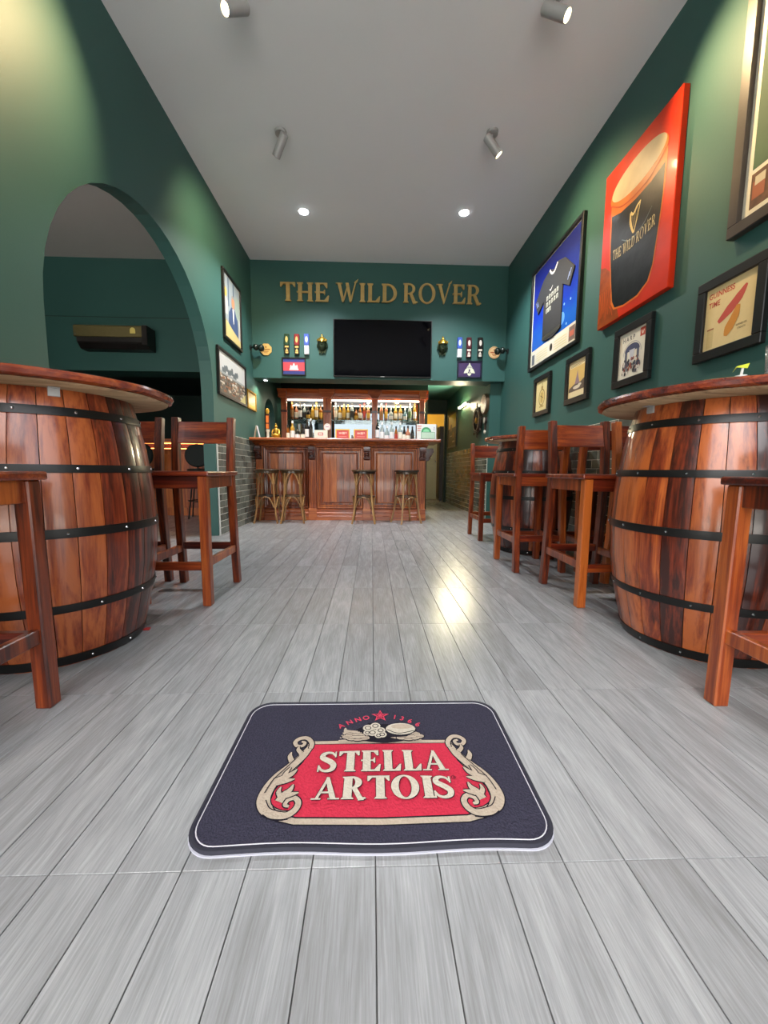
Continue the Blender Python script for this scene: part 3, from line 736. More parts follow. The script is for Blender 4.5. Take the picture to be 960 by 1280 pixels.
up=[ # three bays of the upper shelf
 [('tall','amber',TN,G_),('round','pink',Cw,W_),('wine','dark',W_,K),('round','clear',K,W_),('squat','dark',G_,K),('round','gold',G_,K),('tall','gold',Cw,G_),('round','amber',G_,K)],
 [('tall','clear',Cw,W_),('round','gold',Cw,K),('tall','gold',G_,K),('round','gold',Cw,G_),('wine','clear',K,K),('squat','amber',G_,K),('round','amber',Cw,R_),('tall','amber',R_,R_),('round','pink',G_,W_)],
 [('wine','pink',TN,W_),('tall','pink',G_,R_),('squat','clear',W_,W_),('round','gold',Cw,G_),('round','gold',W_,G_),('squat','blue',W_,W_),('tall','clear',GR,W_),('tall','gold',W_,G_)]]
NB=['left','middle','right']
for b in range(3):
    a,c=COLS[b][1]+.03,COLS[b+1][0]-.03; n=len(up[b])
    for k,q in enumerate(up[b]):
        bottle(a+(c-a)*(k+.5)/n,6.80+.14+.03*((k%2)),1.5845,*q,k,'on upper shelf, %s bay'%NB[b],'bottles on the upper shelf of the back bar')
low=[[('tall','dark',W_,K),('wine','dark',K,K),('round','green',Cw,K),('tall','clear',K,W_),('wine','green',Cw,G_)],
     [('squat','green',GR,K),('round','clear',W_,W_),('tall','blue',W_,BL)],
     [('wine','dark',Cw,K),('round','clear',BL,W_),('tall','clear',W_,W_),('squat','clear',W_,W_),('round','clear',Cw,R_),('wine','dark',K,K),('round','clear',R_,W_)]]
for b in range(3):
    a,c=COLS[b][1]+.03,COLS[b+1][0]-.03; n=len(low[b])
    for k,q in enumerate(low[b]):
        bottle(a+(c-a)*(k+.5)/n,6.80+.15,1.051+.0,*q,k,'on worktop, %s bay'%NB[b],'bottles on the worktop of the back bar')
row=[(-1.215,'beer','amber',Cw,K),(-1.15,'round','gold',W_,W_),(-1.08,'squat','dark',W_,K),(-1.00,'squat','dark',Cw,K),(-.94,'wine','dark',W_,K),(-.885,'tall','dark',K,W_)]
for k,(x,s,g,l,c) in enumerate(row): bottle(x,5.72,cz,s,g,l,c,k,'on the counter left of the white carton','bottles standing on the bar counter')
row=[(.085,'tall','dark',W_,K),(.155,'round','clear',W_,W_),(.225,'squat','clear',W_,W_),(.295,'round','clear',W_,W_),(.36,'beer','amber',R_,K),(.42,'round','clear',Cw,W_),(.48,'beer','dark',Cw,K),(.535,'squat','pink',Cw,K),(.60,'beer','dark',K,K)]
for k,(x,s,g,l,c) in enumerate(row): bottle(x,5.74,cz,s,g,l,c,k,'on the counter before the right bay','bottles standing on the bar counter')

# ------------------------------------------------------------------ sign, screen and small things on the bulkhead
sg=thing('lettered_sign','brass coloured cut letters reading THE WILD ROVER high on the bulkhead','sign',(0,YB,0))
def sign_word(s,x0,x1,z,h):
    L,xe=serif_text(s,0,0,1.0,1.0,.05,.19)
    k=(x1-x0)/(xe-.05)
    for ch,P in L:
        mb=MB()
        for q_,p in enumerate(P): mb.prism([(x0+a*k,-.012+.0002*q_,z+b*h) for a,b in p],(0,-.022-.0005*q_,0))
        o=mb.build('letter',M_LETTER,sg)
sign_word('THE',-1.232,-.582,2.965,.240)
sign_word('WILD',-.485,.338,2.972,.240)
sign_word('ROVER',.412,1.485,2.977,.248)
tv=thing('television','large black wall mounted television screen below the lettering','television',(.146,YB,2.36))
MB().box(-.672,.672,-.065,-.03,-.378,.378).build('tv_frame',plain('tv_plastic','#0b0b0c',.3),tv,bev=.004)
MB().box(-.660,.660,-.0665,-.0645,-.364,.368).build('screen',M_TV,tv)
MB().box(-.3,.3,-.03,0,-.2,.2).build('wall_mount',M_BLACK,tv)
MB().box(-.03,.03,-.0672,-.066,-.3745,-.368).build('maker_mark',M_GREYMET,tv)

def tap_handle(label,x,z,top,mid,low):
    t=thing('tap_handle',label,'tap handle',(x,YB,z),0,'old beer tap handles on the bulkhead')
    MB().box(-.034,.034,-.055,-.008,.115,.265).build('handle_top',top,t,bev=.006)
    MB().box(-.031,.031,-.050,-.008,.0,.115).build('handle_base',mid,t,bev=.005)
    d=Draw(.0555); d.poly(ell(0,.19,.018,.04,12),low); d.build('upper_badge',t)
    d=Draw(.0505); d.polys([rect(-.026,.085,.026,.108),rect(-.02,.01,.02,.03)],low); d.poly([(-.022,.035),(.022,.035),(0,.08)],low); d.build('lower_badge',t)
    MB().box(-.012,.012,-.01,0,.04,.2).build('wall_bracket',M_BLACK,t)
    return t
dg=plain('dark_green_enamel','#1d3a26',.3); dr=plain('dark_red_enamel','#7d1f24',.3); mr=plain('maroon_enamel','#4d1a24',.3); be=plain('blue_enamel','#3a56a8',.3); we=plain('white_enamel','#d5d8dc',.3); bk=plain('black_enamel','#1b1614',.3)
GD='#c4a55a'
tap_handle('dark green and gold tap handle, leftmost on the bulkhead',-1.155,2.272,dg,bk,GD)
tap_handle('red and gold tap handle between green and blue ones, left of screen',-1.020,2.272,dr,bk,GD)
tap_handle('blue and white tap handle beside the left gold mask',-.888,2.276,be,we,'#c8d4ea')
tap_handle('blue and white tap handle beside the right gold mask',1.206,2.270,be,we,'#c8d4ea')
tap_handle('maroon and silver tap handle right of screen, middle of three',1.335,2.270,mr,mr,'#cfc5b8')
tap_handle('black and silver tap handle, rightmost on the bulkhead',1.490,2.272,bk,bk,'#cfc5b8')
def mask(label,x,z):
    t=thing('face_mask',label,'mask',(x,YB,z),0,'gold crowned masks beside the screen')
    mb=MB(); mb.ball((0,-.03,0),.062,.045,.085); mb.ball((0,-.078,-.005),.012,.016,.022,8,6)
    for s in (-1,1): mb.ball((s*.062,-.02,-.01),.014,.012,.035,8,6); mb.ball((s*.024,-.070,.018),.012,.008,.007,8,6)
    mb.ball((0,-.070,-.042),.02,.01,.008,8,6)
    mb.build('face',plain('dark_bronze','#2d3a28',.35,metal=.6),t,smooth=True)
    mb=MB(); mb.lathe([(.066,.03),(.060,.06),(.040,.085),(.018,.10),(.012,.125),(.002,.14)],14,0,Matrix.Translation((0,-.03,0)))
    for k in range(5):
        a=pi*(k+.5)/5; mb.ball((.06*cos(a),-.045,.045+.03*sin(a)),.014,.012,.014,8,6)
    mb.build('crown',M_GOLD,t,smooth=True)
    mb=MB(); mb.prism([(-.05,-.005,-.06),(.05,-.005,-.06),(.042,-.005,-.12),(.02,-.005,-.10),(0,-.005,-.125),(-.02,-.005,-.10),(-.042,-.005,-.12)],(0,-.02,0)); mb.build('neck_fringe',plain('dark_bronze','#2d3a28',.35,metal=.6),t)
mask('dark bronze mask with golden crown left of the screen',-.680,2.41)
mask('dark bronze mask with golden crown right of the screen',.974,2.41)
def coaster(label,x,z,n,col,prt):
    t=thing('wall_badge',label,'badge',(x,YB,z))
    MB().prism([(.082*cos(2*pi*(k+.5)/n),-.004,.082*sin(2*pi*(k+.5)/n)) for k in range(n)],(0,-.010,0)).build('badge_board',plain('badge_board_'+col.strip('#'),col,.5),t,bev=.002)
    d=Draw(.0145); d.polys(ringpolys(0,0,.072,.072,.004,.004),prt) if n>8 else None
    d.poly(ell(0,.030,.012,.014,10),prt); d.poly(rect(-.056,-.010,.056,.008),prt); d.polys([rect(-.035,-.032,.035,-.022),rect(-.025,-.048,.025,-.040)],prt); d.build('badge_print',t)
coaster('gold hexagonal badge at the far left of the bulkhead',-1.445,2.338,8,'#cda45c','#8a6226')
coaster('round tan badge with red print at the far right of the bulkhead',1.700,2.352,22,'#d8b582','#a8542a')
def fixture(label,x,y,z,s):
    t=thing('bracket_fixture',label,'fixture',(x,y,z),0,'small black bracket fixtures in the bulkhead corners')
    MB().lathe([(.035,0),(.035,.015)],12,0,Matrix.Rotation(s*pi/2,4,'Y')).build('base_plate',M_BLACK,t)
    MB().tube([(0,0,0),(s*.06,-.01,.01),(s*.10,-.02,.0)],.013,8).build('arm',M_BLACK,t)
    mb=MB(); mb.ball((s*.085,-.03,0),.040,.048,.042); mb.ball((s*.150,-.02,-.008),.044,.05,.046); mb.build('head',plain('dark_green_black_plastic','#14201b',.3),t,smooth=True)
fixture('small black bracket fixture in the left corner beside the hexagonal badge',XL,5.40,2.33,1)
fixture('small black bracket fixture in the right corner beside the round tan badge',XR,5.40,2.345,-1)

# ------------------------------------------------------------------ framed pictures
def frame_parts(t,w,h,fw_,dep,mat,inner=None,innerw=0):
    for (x0,x1,z0,z1) in ((-w/2,w/2,-h/2,-h/2+fw_),(-w/2,w/2,h/2-fw_,h/2),(-w/2,-w/2+fw_,-h/2+fw_,h/2-fw_),(w/2-fw_,w/2,-h/2+fw_,h/2-fw_)):
        MB().box(x0,x1,-dep,0,z0,z1).build('frame_rail',mat,t,bev=.003)
    box('backing',ink(inner or '#d8d2c4',rough=.25,coat=.6),-w/2+fw_*.9,w/2-fw_*.9,-dep*.45,-.002,-h/2+fw_*.9,h/2-fw_*.9,t)
    return Draw(dep*.45+.0008)
def pic(name,label,cat,wall,y,z,w,h,fw_,dep,mat,inner,group=None):
    if wall=='R': loc,rz=(XR,y,z),-pi/2
    elif wall=='L': loc,rz=(XL,y,z),pi/2
    elif wall=='K': loc,rz=(XK,y,z),-pi/2
    else: loc,rz=(y,YB,z),0
    t=thing(name,label,cat,loc,rz,group)
    return t,frame_parts(t,w,h,fw_,dep,mat,inner)
I=dict(rough=.25,coat=.6)
# flag and arms on the bulkhead
t,d=pic('framed_flag','framed blue and red flag with a white temple','picture','B',-1.070,2.118,.325,.240,.016,.025,M_BLACK,'#3a3f7c')
d.poly(rect(-.146,-.058,.146,.058),'#c53b45',0)
d.polys([rect(-.062,-.045,.062,-.028),rect(-.052,-.028,.052,-.012),[(-.052,-.012),(-.030,-.012),(-.036,.018),(-.041,.026),(-.046,.018)],[(.052,-.012),(.030,-.012),(.036,.018),(.041,.026),(.046,.018)],[(-.018,-.012),(.018,-.012),(.010,.034),(0,.048),(-.010,.034)],[(-.032,-.012),(-.014,-.012),(-.02,.015),(-.026,.015)],[(.032,-.012),(.014,-.012),(.02,.015),(.026,.015)]],'#dedbd8',1)
d.build('flag_print',t)
t,d=pic('framed_crest','framed purple panel with a white crowned coat of arms','picture','B',1.358,2.118,.345,.235,.020,.025,plain('navy_frame','#15172c',.35),'#3f3358')
A_='#d6d6bc'
d.polys([[(-.012,.070),(.012,.070),(.018,.05),(-.018,.05)],[(-.028,.048),(.028,.048),(.042,.012),(-.042,.012)],[(-.05,.010),(-.012,.010),(-.02,-.045),(-.078,-.052),(-.072,-.03)],[(.05,.010),(.012,.010),(.02,-.045),(.078,-.052),(.072,-.03)],[(-.03,-.05),(.03,-.05),(.018,-.078),(0,-.088),(-.018,-.078)]],A_)
d.polys(ringpolys(0,-.015,.017,.026,.006,.006),A_,1); d.poly(ell(0,.078,.008,.010,8),A_); d.polys([rect(-.03,.022,.03,.027),rect(-.036,.032,.036,.036)],'#4a3d60',2)
d.build('arms_print',t)

# right wall
def blue_board():
    m,t,b=new_mat('blue_mount_board'); tc=N(t,'ShaderNodeTexCoord'); sx=N(t,'ShaderNodeSeparateXYZ'); t.links.new(tc.outputs['Object'],sx.inputs[0])
    nz=N(t,'ShaderNodeTexNoise',Scale=5,Detail=4); t.links.new(tc.outputs['Object'],nz.inputs['Vector'])
    a=N(t,'ShaderNodeMath',operation='MULTIPLY_ADD'); a.inputs[1].default_value=.25; t.links.new(nz.outputs[0],a.inputs[0]); t.links.new(sx.outputs[2],a.inputs[2])
    rp=N(t,'ShaderNodeValToRGB'); e=rp.color_ramp.elements; e[0].position=.0; e[0].color=hx('#1e5ab8'); e[1].position=.62; e[1].color=hx('#1b2372'); x=e.new(.22); x.color=hx('#1b38ab')
    o=N(t,'ShaderNodeMath',operation='ADD'); o.inputs[1].default_value=.12; t.links.new(a.outputs[0],o.inputs[0]); t.links.new(o.outputs[0],rp.inputs[0]); t.links.new(rp.outputs[0],b.inputs['Base Color'])
    b.inputs['Roughness'].default_value=.25; return m
# framed jersey
t,d=pic('framed_jersey','large framed black sports jersey on a blue ground, right wall','picture','R',4.06,2.41,1.085,1.10,.035,.035,M_BLACK,'#e0dccb')
Wd,Hd=.505,.505
d.poly(rect(-.485,-.335,.485,.505),blue_board(),0)
d.polys([rect(-.47,-.49,-.40,-.38)],'#5b6470'); d.polys([rect(.36,-.49,.47,-.36)],'#6b5a52'); d.poly(rect(.375,-.45,.455,-.40),'#b05c45',1)
d.poly(ell(0,-.425,.03,.04,10),'#2a2a22'); d.polys([rect(-.36,-.40-.025*k,-.08,-.394-.025*k) for k in range(4)]+[rect(.06,-.40-.025*k,.32,-.394-.025*k) for k in range(4)],'#b9b06a')
d.poly(ell(.20,-.22,.06,.06,16),'#4f8fe6',1); d.polys([ell(.12+.06*k,-.30+.05*k*(k%3),.012,.012,8) for k in range(5)],'#6fa6ee',1)
d.build('mount_print',t)
j=MB(); jm=plain('black_jersey_cloth','#1c1d20',.75,noise=.3,nscale=40)
body=[(-.20,-.30),(-.10,-.325),(.05,-.335),(.20,-.30),(.205,.10),(.34,.02),(.42,.16),(.23,.33),(.09,.37),(.0,.335),(-.09,.37),(-.23,.33),(-.42,.16),(-.34,.02),(-.205,.10)]
j.prism([(a,-.0165,b) for a,b in body],(0,-.012,0)); j.build('jersey',jm,t,bev=.004)
d=Draw(.0290)
d.polys(stroke([(-.085,.365),(-.04,.315),(.02,.305),(.085,.36)],.022,4),'#d8d8d8'); d.polys(stroke([(-.07,.17),(-.045,.155),(.0,.185)],[.005,.016,.004],4),'#cfcfcf')
for r,(n_,wd) in enumerate(((5,.036),(5,.034),(2,.05))):
    for k in range(n_):
        x=-.13+k*.055; d.polys([rect(x,.075-r*.062,x+wd*.35,.12-r*.062),rect(x,.11-r*.062,x+wd,.12-r*.062),rect(x+wd*.7,.075-r*.062,x+wd,.12-r*.062)],'#b9bdb2')
d.polys([rect(-.20,-.30,.195,-.268)],'#33332a'); d.polys([diag(.30+.03*k,.09+.02*k,.33+.03*k,.15+.02*k,.012) for k in range(2)]+[diag(-.36+.03*k,.10,-.39+.03*k,.16,.012) for k in range(2)],'#7f96c8')
stuff(d.build('jersey_print',t))
# painted pint
t=thing('pint_painting','tall red oil painting of a dark pint glass, right wall','painting',(XR,2.815,2.41),-pi/2)
w,h=.745,1.135
RED=plain('red_oil_paint','#cf3214',.36,noise=.45,nscale=5,bump=.5,coat=.05,spec=.16); ORG=plain('orange_oil_paint','#d8762a',.36,noise=.5,nscale=6,bump=.5,coat=.05,spec=.16)
BLK=plain('black_oil_paint','#0f1315',.36,noise=.5,nscale=9,bump=.7,coat=.05,spec=.16); CRM=plain('cream_oil_paint','#cdb894',.36,noise=.4,nscale=8,bump=.5,coat=.05,spec=.16); BRN=plain('brown_oil_paint','#9a4a1c',.36,noise=.75,nscale=12,bump=.6,coat=.05,spec=.16); DOR=plain('deep_orange_oil_paint','#b9501b',.36,noise=.4,nscale=9,bump=.5,coat=.05,spec=.16)
MB().box(-w/2,w/2,-.042,0,-h/2,h/2).build('canvas',RED,t,bev=.004)
d=Draw(.0425)
d.poly([(-w/2+.004,-h/2+.004),(-.10,-h/2+.004),(-.22,-.20),(-.31,-.12),(-w/2+.004,-.10)],BRN,0)
for k in range(7): d.polys(stroke([(-.36+.03*k,-.52+.03*(k%3)),(-.33+.02*k,-.42),(-.36+.03*k,-.30)],.008,4),DOR,1)
d.poly([(-.275,.30),(.285,.30),(.285,.10),(.262,-.12),(.235,-.35),(.20,-.45),(.10,-.505),(-.05,-.510),(-.17,-.485),(-.205,-.43),(-.235,-.25),(-.262,-.05),(-.275,.10)],ORG,1)
d.poly([(-.262,.22),(-.15,.185),(0,.175),(.15,.185),(.272,.22),(.268,.02),(.25,-.15),(.222,-.36),(.185,-.445),(.09,-.492),(-.05,-.497),(-.155,-.475),(-.190,-.42),(-.222,-.25),(-.25,-.05)],BLK,2)
d.poly(ell(0,.335,.288,.125,40),ORG,3); d.poly(ell(0,.358,.272,.102,40),CRM,4)
d.polys(stroke([(-.272,.30),(-.15,.225),(0,.205),(.15,.225),(.272,.30)],.010,6),DOR,5)
HG='#d4bb74'
d.polys(stroke([(-.035,.11),(-.030,.04),(.000,-.03),(.012,-.045)],[.012,.020,.016,.008],5),HG,6)
d.polys(stroke([(-.035,.11),(-.005,.085),(.030,.115),(.065,.13)],[.016,.016,.018,.010],5),HG,6)
d.polys(stroke([(.062,.13),(.040,.04),(.012,-.045)],[.008,.008,.010],5),HG,6)
for k in range(4): d.polys(stroke([(-.018+.018*k,.093+.005*k),(-.012+.012*k,.0-.006*k)],.0025,2),HG,6)
tx,xe=serif_text('THE WILD ROVER',0,0,1.0,.8,.10,.16,.32)
sc=.44/xe
for chh,P in tx:
    for p in P:
        q=[]
        for a,b in p:
            x=-.215+a*sc; q.append((x,-.135+b*.070+ .45*x*x))
        d.poly(q,'#c9b98a',6)
d.polys(stroke([(-.12,-.02),(-.02,-.075),(.10,-.05),(.18,.02)],[.004,.010,.008,.003],5),'#56656a',5)
d.build('painting_surface',t)
# big frame at the picture's upper right
GB=plain('grey_brown_frame','#3b3430',.35,noise=.3)
t,d=pic('framed_shirt','large grey-brown framed green shirt cut off at upper right','picture','R',1.605,2.52,.90,1.26,.055,.045,GB,'#ddd6c0')
d.poly(rect(-.36,-.36,.36,.54),plain('green_shirt_cloth','#35563a',.7,noise=.4,nscale=5),0)
d.poly(rect(-.365,-.545,.365,-.375),'#d8cfae',0); d.poly(rect(-.36,-.54,.36,-.38),plain('crowd_print','#6b4a32',.3,noise=.8,nscale=28,coat=.6),1)
d.polys([rect(-.35+.09*k,-.50+.02*(k%2),-.29+.09*k,-.42+.02*(k%3)) for k in range(8)],'#8f4a2c',2); d.polys([rect(-.34+.12*k,-.44,-.29+.12*k,-.40) for k in range(6)],'#b9ad92',3)
d.polys([[(-.30,.06),(-.22,.14),(-.20,.02),(-.25,-.02)]],'#c9532c',1); d.polys([[(-.30,.10),(-.23,.20),(-.21,.14),(-.27,.06)]],'#d9a52c',2)
d.build('shirt_print',t)
# four small frames in a row
def smallpic(label,y,z): return pic('framed_print',label,'picture','R',y,z,.390,.425,.050,.030,M_BLACK,'#ddd3b4','small black framed prints in a row')
t,d=smallpic('black framed cream print reading GUINNESS TIME, nearest on right wall',2.025,1.532)
d.poly(rect(-.145,-.162,.145,.162),'#d9c48f',0)
d.text('GUINNESS',-.128,.108,.040,'#b9402e',1,sx=.80); d.text('TIME',-.128,.062,.040,'#b9402e',1,sx=.80)
d.polys(stroke([(-.06,-.03),(.0,.015),(.05,.06),(.085,.105)],[.02,.05,.045,.012],5),'#b8483a',1)
d.polys(stroke([(.05,.02),(.035,-.03),(.005,-.08),(-.01,-.115)],[.02,.045,.05,.018],5),'#c8862e',2)
d.polys([rect(-.125,-.15,-.085,-.05)],'#c7b27c',1); d.poly(rect(-.125,-.055,-.085,-.048),'#8a4a2a',2)
d.text('GUINNESS FOR',.045,-.085,.014,'#6a5a3a',1,sx=.6); d.text('STRENGTH',.055,-.103,.014,'#6a5a3a',1,sx=.6)
d.build('print',t)
t,d=smallpic('black framed white print reading HARP with a red corner mark',2.773,1.545)
d.poly(rect(-.145,-.162,.145,.162),'#d6d3c4',0)
d.text('H A R P',-.105,.098,.045,'#3a3a40',1,sx=.85); d.poly(rect(.075,.092,.125,.148),'#b8432e',1); d.polys(stroke([(.09,.13),(.10,.105),(.112,.13)],.006,3),'#e0d4c0',2)
d.poly(ell(0,.02,.078,.052,20,0,180),'#3c4160',1); d.polys(ringpolys(0,.0,.095,.085,.004,.004)[:1],'#8a8a98',1)
d.polys([rect(-.075,-.09,-.05,.02),rect(.05,-.09,.075,.02)],'#55596c',1); d.polys([[(-.03,.03),(.03,.03),(.012,-.06),(-.012,-.06)]],'#b9bcc6',2)
random.seed(3)
for k in range(70): 
    x=random.uniform(-.09,.09); z=random.uniform(-.13,-.035); d.poly(ell(x,z,.010,.014,6),random.choice(['#2e3040','#4a4b58','#8a4a3a','#c9c6bc','#23242e']),3+k%4)
d.build('print',t)
t,d=smallpic('black framed tan print of a spired hill scene between its row neighbours',3.505,1.545)
d.poly(rect(-.145,-.162,.145,.162),'#d8cba0',0); d.poly(rect(-.135,-.105,.135,.105),'#c9ac66',1); d.text('OLD ALE',-.10,.118,.024,'#5b5038',1) if False else d.polys([rect(-.12,.122,.11,.128),rect(-.12,.112,.06,.116)],'#6b5e40',1)
d.poly([(-.135,-.105),(.135,-.105),(.135,-.01),(.06,-.04),(-.05,-.045),(-.135,-.075)],'#5d5046',2)
d.polys([[(-.035,-.045),(.045,-.045),(.022,.02),(.006,.075),(-.010,.02)]],'#8a7480',3); d.polys([ell(.0,-.075,.06,.016,14),ell(.05,-.06,.03,.012,10)],'#cfc8b4',3)
d.build('print',t)
t,d=smallpic('black framed cream print of an ornate gold clock, farthest of the row',4.222,1.532)
d.poly(rect(-.145,-.162,.145,.162),'#d4c58e',0); d.polys(ringpolys(0,-.02,.075,.09,.014,.014),'#8d7436',1); d.poly(ell(0,-.02,.052,.065,20),'#c9b068',1)
d.polys([ell(0,.085,.02,.02,12),ell(0,.12,.010,.012,10)],'#8d7436',1); d.polys(stroke([(0,-.07),(0,.03)],.012,3)+stroke([(-.03,0),(.03,-.03)],.010,3),'#5f4a20',2); d.poly(rect(-.05,-.125,.05,-.11),'#a48a48',1)
d.build('print',t)
# left wall
t,d=pic('framed_photo','upper black framed photo of a seated man in a blue suit','picture','L',4.72,2.515,.575,.735,.030,.028,M_BLACK,'#c9c4ae')
d.poly(rect(-.25,-.33,.25,.33),'#8a9599',0); d.polys([rect(-.13,.02,-.10,.33),rect(.03,.0,.06,.33)],'#39506a',1); d.poly(rect(.10,-.1,.25,.22),'#8c9a8e',1)
d.poly([(-.25,-.33),(.25,-.33),(.25,-.25),(-.02,-.20),(-.25,-.14)],'#bfae74',3)
d.poly([(-.14,-.24),(.18,-.28),(.17,-.05),(.08,.04),(-.03,.045),(-.12,-.04)],'#3c4c6e',2); d.poly([(.0,.04),(.05,.04),(.035,-.12),(.02,-.13)],'#d8d5d0',3); d.poly(ell(.025,.105,.048,.068,16),'#b9805e',3); d.poly(ell(.025,.15,.05,.035,14,0,180),'#8a8680',4)
d.poly([(-.25,-.10),(-.15,-.08),(-.14,.06),(-.19,.10),(-.25,.08)],'#b0b0aa',2); d.poly(ell(-.205,.14,.035,.05,12),'#caa04a',3); d.poly([(.18,-.25),(.25,-.25),(.25,-.02),(.20,0)],'#aaa8a4',3)
d.build('photo_print',t)
t,d=pic('framed_photo','lower black framed harbour photo of boats under a pale sky','picture','L',4.67,1.752,.905,.500,.030,.028,M_BLACK,'#c9c9c4')
d.poly(rect(-.42,-.22,.42,.22),'#b9bdc0',0); d.poly(rect(-.42,-.22,.42,-.01),'#5b5650',1); d.poly(rect(-.42,-.012,.42,.012),'#8f979a',2)
for k in range(9): d.poly(ell(-.30+.055*k,.03+.02*(k%3),.035,.035+.01*(k%2),10),'#56626a',1)
random.seed(5)
for k in range(120): x=random.uniform(-.41,.36); z=random.uniform(-.20,-.03); d.poly(rect(x,z,x+random.uniform(.02,.08),z+random.uniform(.01,.03)),random.choice(['#8a5a3e','#a89a86','#3c3a38','#c6c2ba','#6e4a36','#77736c']),3+k%6)
d.poly([(.20,-.22),(.42,-.22),(.42,-.10)],'#b9b076',10)
d.build('photo_print',t)
t,d=pic('framed_certificate','small gold framed certificate on left wall beside the bar','picture','L',5.375,1.632,.375,.245,.022,.02,M_GOLD,'#d8c894')
d.polys([rect(-.10,.05,.10,.065)]+[rect(-.12,.03-.022*k,.12,.036-.022*k) for k in range(4)],'#a08a68'); d.poly(rect(-.14,-.10,.14,-.06),'#d9b85a',1)
d.build('certificate_print',t)

# ------------------------------------------------------------------ passage: wheel, clock, lamp, picture
wm=plain('dark_wheel_wood','#2a1a12',.4)
t=thing('ship_wheel','dark wooden ship wheel hanging on the tiled passage wall','wheel',(XK,6.13,1.505),-pi/2)
n=32; R_=.19
MB().tube([(R_*cos(2*pi*k/n),-.035,R_*sin(2*pi*k/n)) for k in range(n)],.022,8,closed=True).build('rim',wm,t,smooth=True)
MB().lathe([(.05,.0),(.05,.06),(.03,.07)],16,0,Matrix.Rotation(pi/2,4,'X')).build('hub',plain('brass_hub','#a5853c',.35,metal=.8),t)
for k in range(8):
    a=2*pi*k/8+.1; c,s=cos(a),sin(a)
    MB().tube([(c*q,-.035,s*q) for q in (.04,.10,.17,.21,.225,.25,.275)],[.011,.014,.010,.010,.016,.014,.007],8).build('spoke',wm,t,smooth=True)
MB().tube([(.155*cos(2*pi*k/n),-.058,.155*sin(2*pi*k/n)) for k in range(n)],.006,6,closed=True).build('rim_inlay',plain('pale_inlay','#a89878',.4),t,smooth=True)
t=thing('wall_clock','round white wall clock at the mouth of the passage','clock',(XK,5.775,1.70),-pi/2)
rx=Matrix.Rotation(pi/2,4,'X')
MB().lathe([(.145,0),(.150,.02),(.148,.045),(.135,.05)],32,0,rx).build('clock_case',plain('brown_clock_case','#5a4632',.4),t,smooth=True)
MB().lathe([(.135,.0505),(.134,.052)],32,0,rx).build('clock_face',plain('white_clock_face','#d6d0c0',.4),t)
d=Draw(.0535); d.polys([rect(-.006,0,.006,.085),diag(0,0,.06,.03,.008)],'#2a2622')
for k in range(12): a=2*pi*k/12; d.poly(ell(.115*cos(a),.115*sin(a),.008,.008,8),'#3a342c')
d.build('clock_hands',t)
t=thing('barometer','small round white dial with a pendant below the passage clock','barometer',(XK,5.755,1.46),-pi/2)
MB().lathe([(.055,0),(.055,.03),(.05,.034)],20,0,rx).build('dial_case',wm,t,smooth=True)
MB().lathe([(.046,.0345),(.045,.036)],20,0,rx).build('dial_face',plain('white_clock_face','#d6d0c0',.4),t)
MB().box(-.014,.014,-.025,0,-.16,-.05).build('pendant',wm,t,bev=.003); MB().ball((0,-.02,-.165),.022,.018,.03).build('pendant_bob',plain('white_clock_face','#d6d0c0',.4),t,smooth=True)
t,d=pic('framed_picture','dark framed poster with a yellow top in the passage','picture','K',8.15,1.56,.85,.72,.03,.025,M_BLACK,'#3b352c')
d.poly(rect(-.395,.05,.395,.33),'#c9a948'); d.poly(rect(-.395,-.33,.395,.05),'#3f3a30'); d.polys([ell(-.1,.06,.10,.08,12),ell(.12,-.1,.08,.07,12)],'#7a5a2c',1); d.polys([rect(-.2,-.12,.0,-.10),rect(.05,-.25,.25,-.22)],'#a89a7c',2)
d.build('poster_print',t)
t=thing('tube_lamp','lit fluorescent tube lamp high on the passage wall','lamp',(XK,7.09,1.90))
MB().box(-.03,0,-.31,.31,-.02,.025).build('lamp_housing',M_WHITE,t,bev=.003)
MB().tube([(-.05,-.29,0),(-.05,.29,0)],.016,10).build('lamp_tube',plain('lit_tube','#ffe3a4',.5,emit=60),t,smooth=True)
for s in (-1,1): MB().box(-.062,-.0,s*.30-.012,s*.30+.012,-.02,.02).build('lamp_holder',M_WHITE,t,bev=.002)
pl=bpy.data.lights.new('tube_glow','AREA'); pl.shape='RECTANGLE'; pl.size=.58; pl.size_y=.05; pl.energy=62; pl.color=(1,.88,.58)
lo=bpy.data.objects.new('tube_glow',pl); COL.objects.link(lo); lo.parent=t; lo.location=(-.075,0,0); lo.rotation_euler=(0,radians(-90),radians(0)); lo.rotation_euler=Euler((pi/2,0,pi/2)); lo.rotation_euler=Vector((-1,-.25,.1)).to_track_quat('-Z','Y').to_euler()
t=thing('passage_door','cream door standing open at the end of the passage','door',(1.42,9.6,0))
box('door_leaf',plain('cream_door_paint','#c9bf98',.5),-.20,.20,-.02,.02,.01,1.85,t,.004)
for z0,z1 in ((.15,.85),(1.0,1.7)): box('door_panel',plain('cream_door_paint','#c9bf98',.5),-.14,.14,-.03,-.018,z0,z1,t,.006)
MB().ball((.16,-.045,.95),.022).build('door_knob',M_STEEL,t,smooth=True)
t=thing('dark_cabinet','dark narrow cabinet standing beyond the passage opening','cabinet',(1.805,9.5,0))
box('cabinet_body',plain('dark_cabinet','#2a211a',.45),-.17,.17,-.2,.2,.06,1.78,t,.004)
box('cabinet_door',plain('dark_cabinet','#2a211a',.45),-.15,.15,-.215,-.2,.1,1.72,t,.004)
MB().box(-.14,.14,-.18,.18,0,.06).build('cabinet_base',M_BLACK,t); MB().tube([(.10,-.225,.7),(.10,-.225,.85)],.006,6).build('handle',M_STEEL,t)
t=thing('ceiling_bulb','warm bulb lighting the room beyond the passage','lamp',(1.3,10.3,2.5))
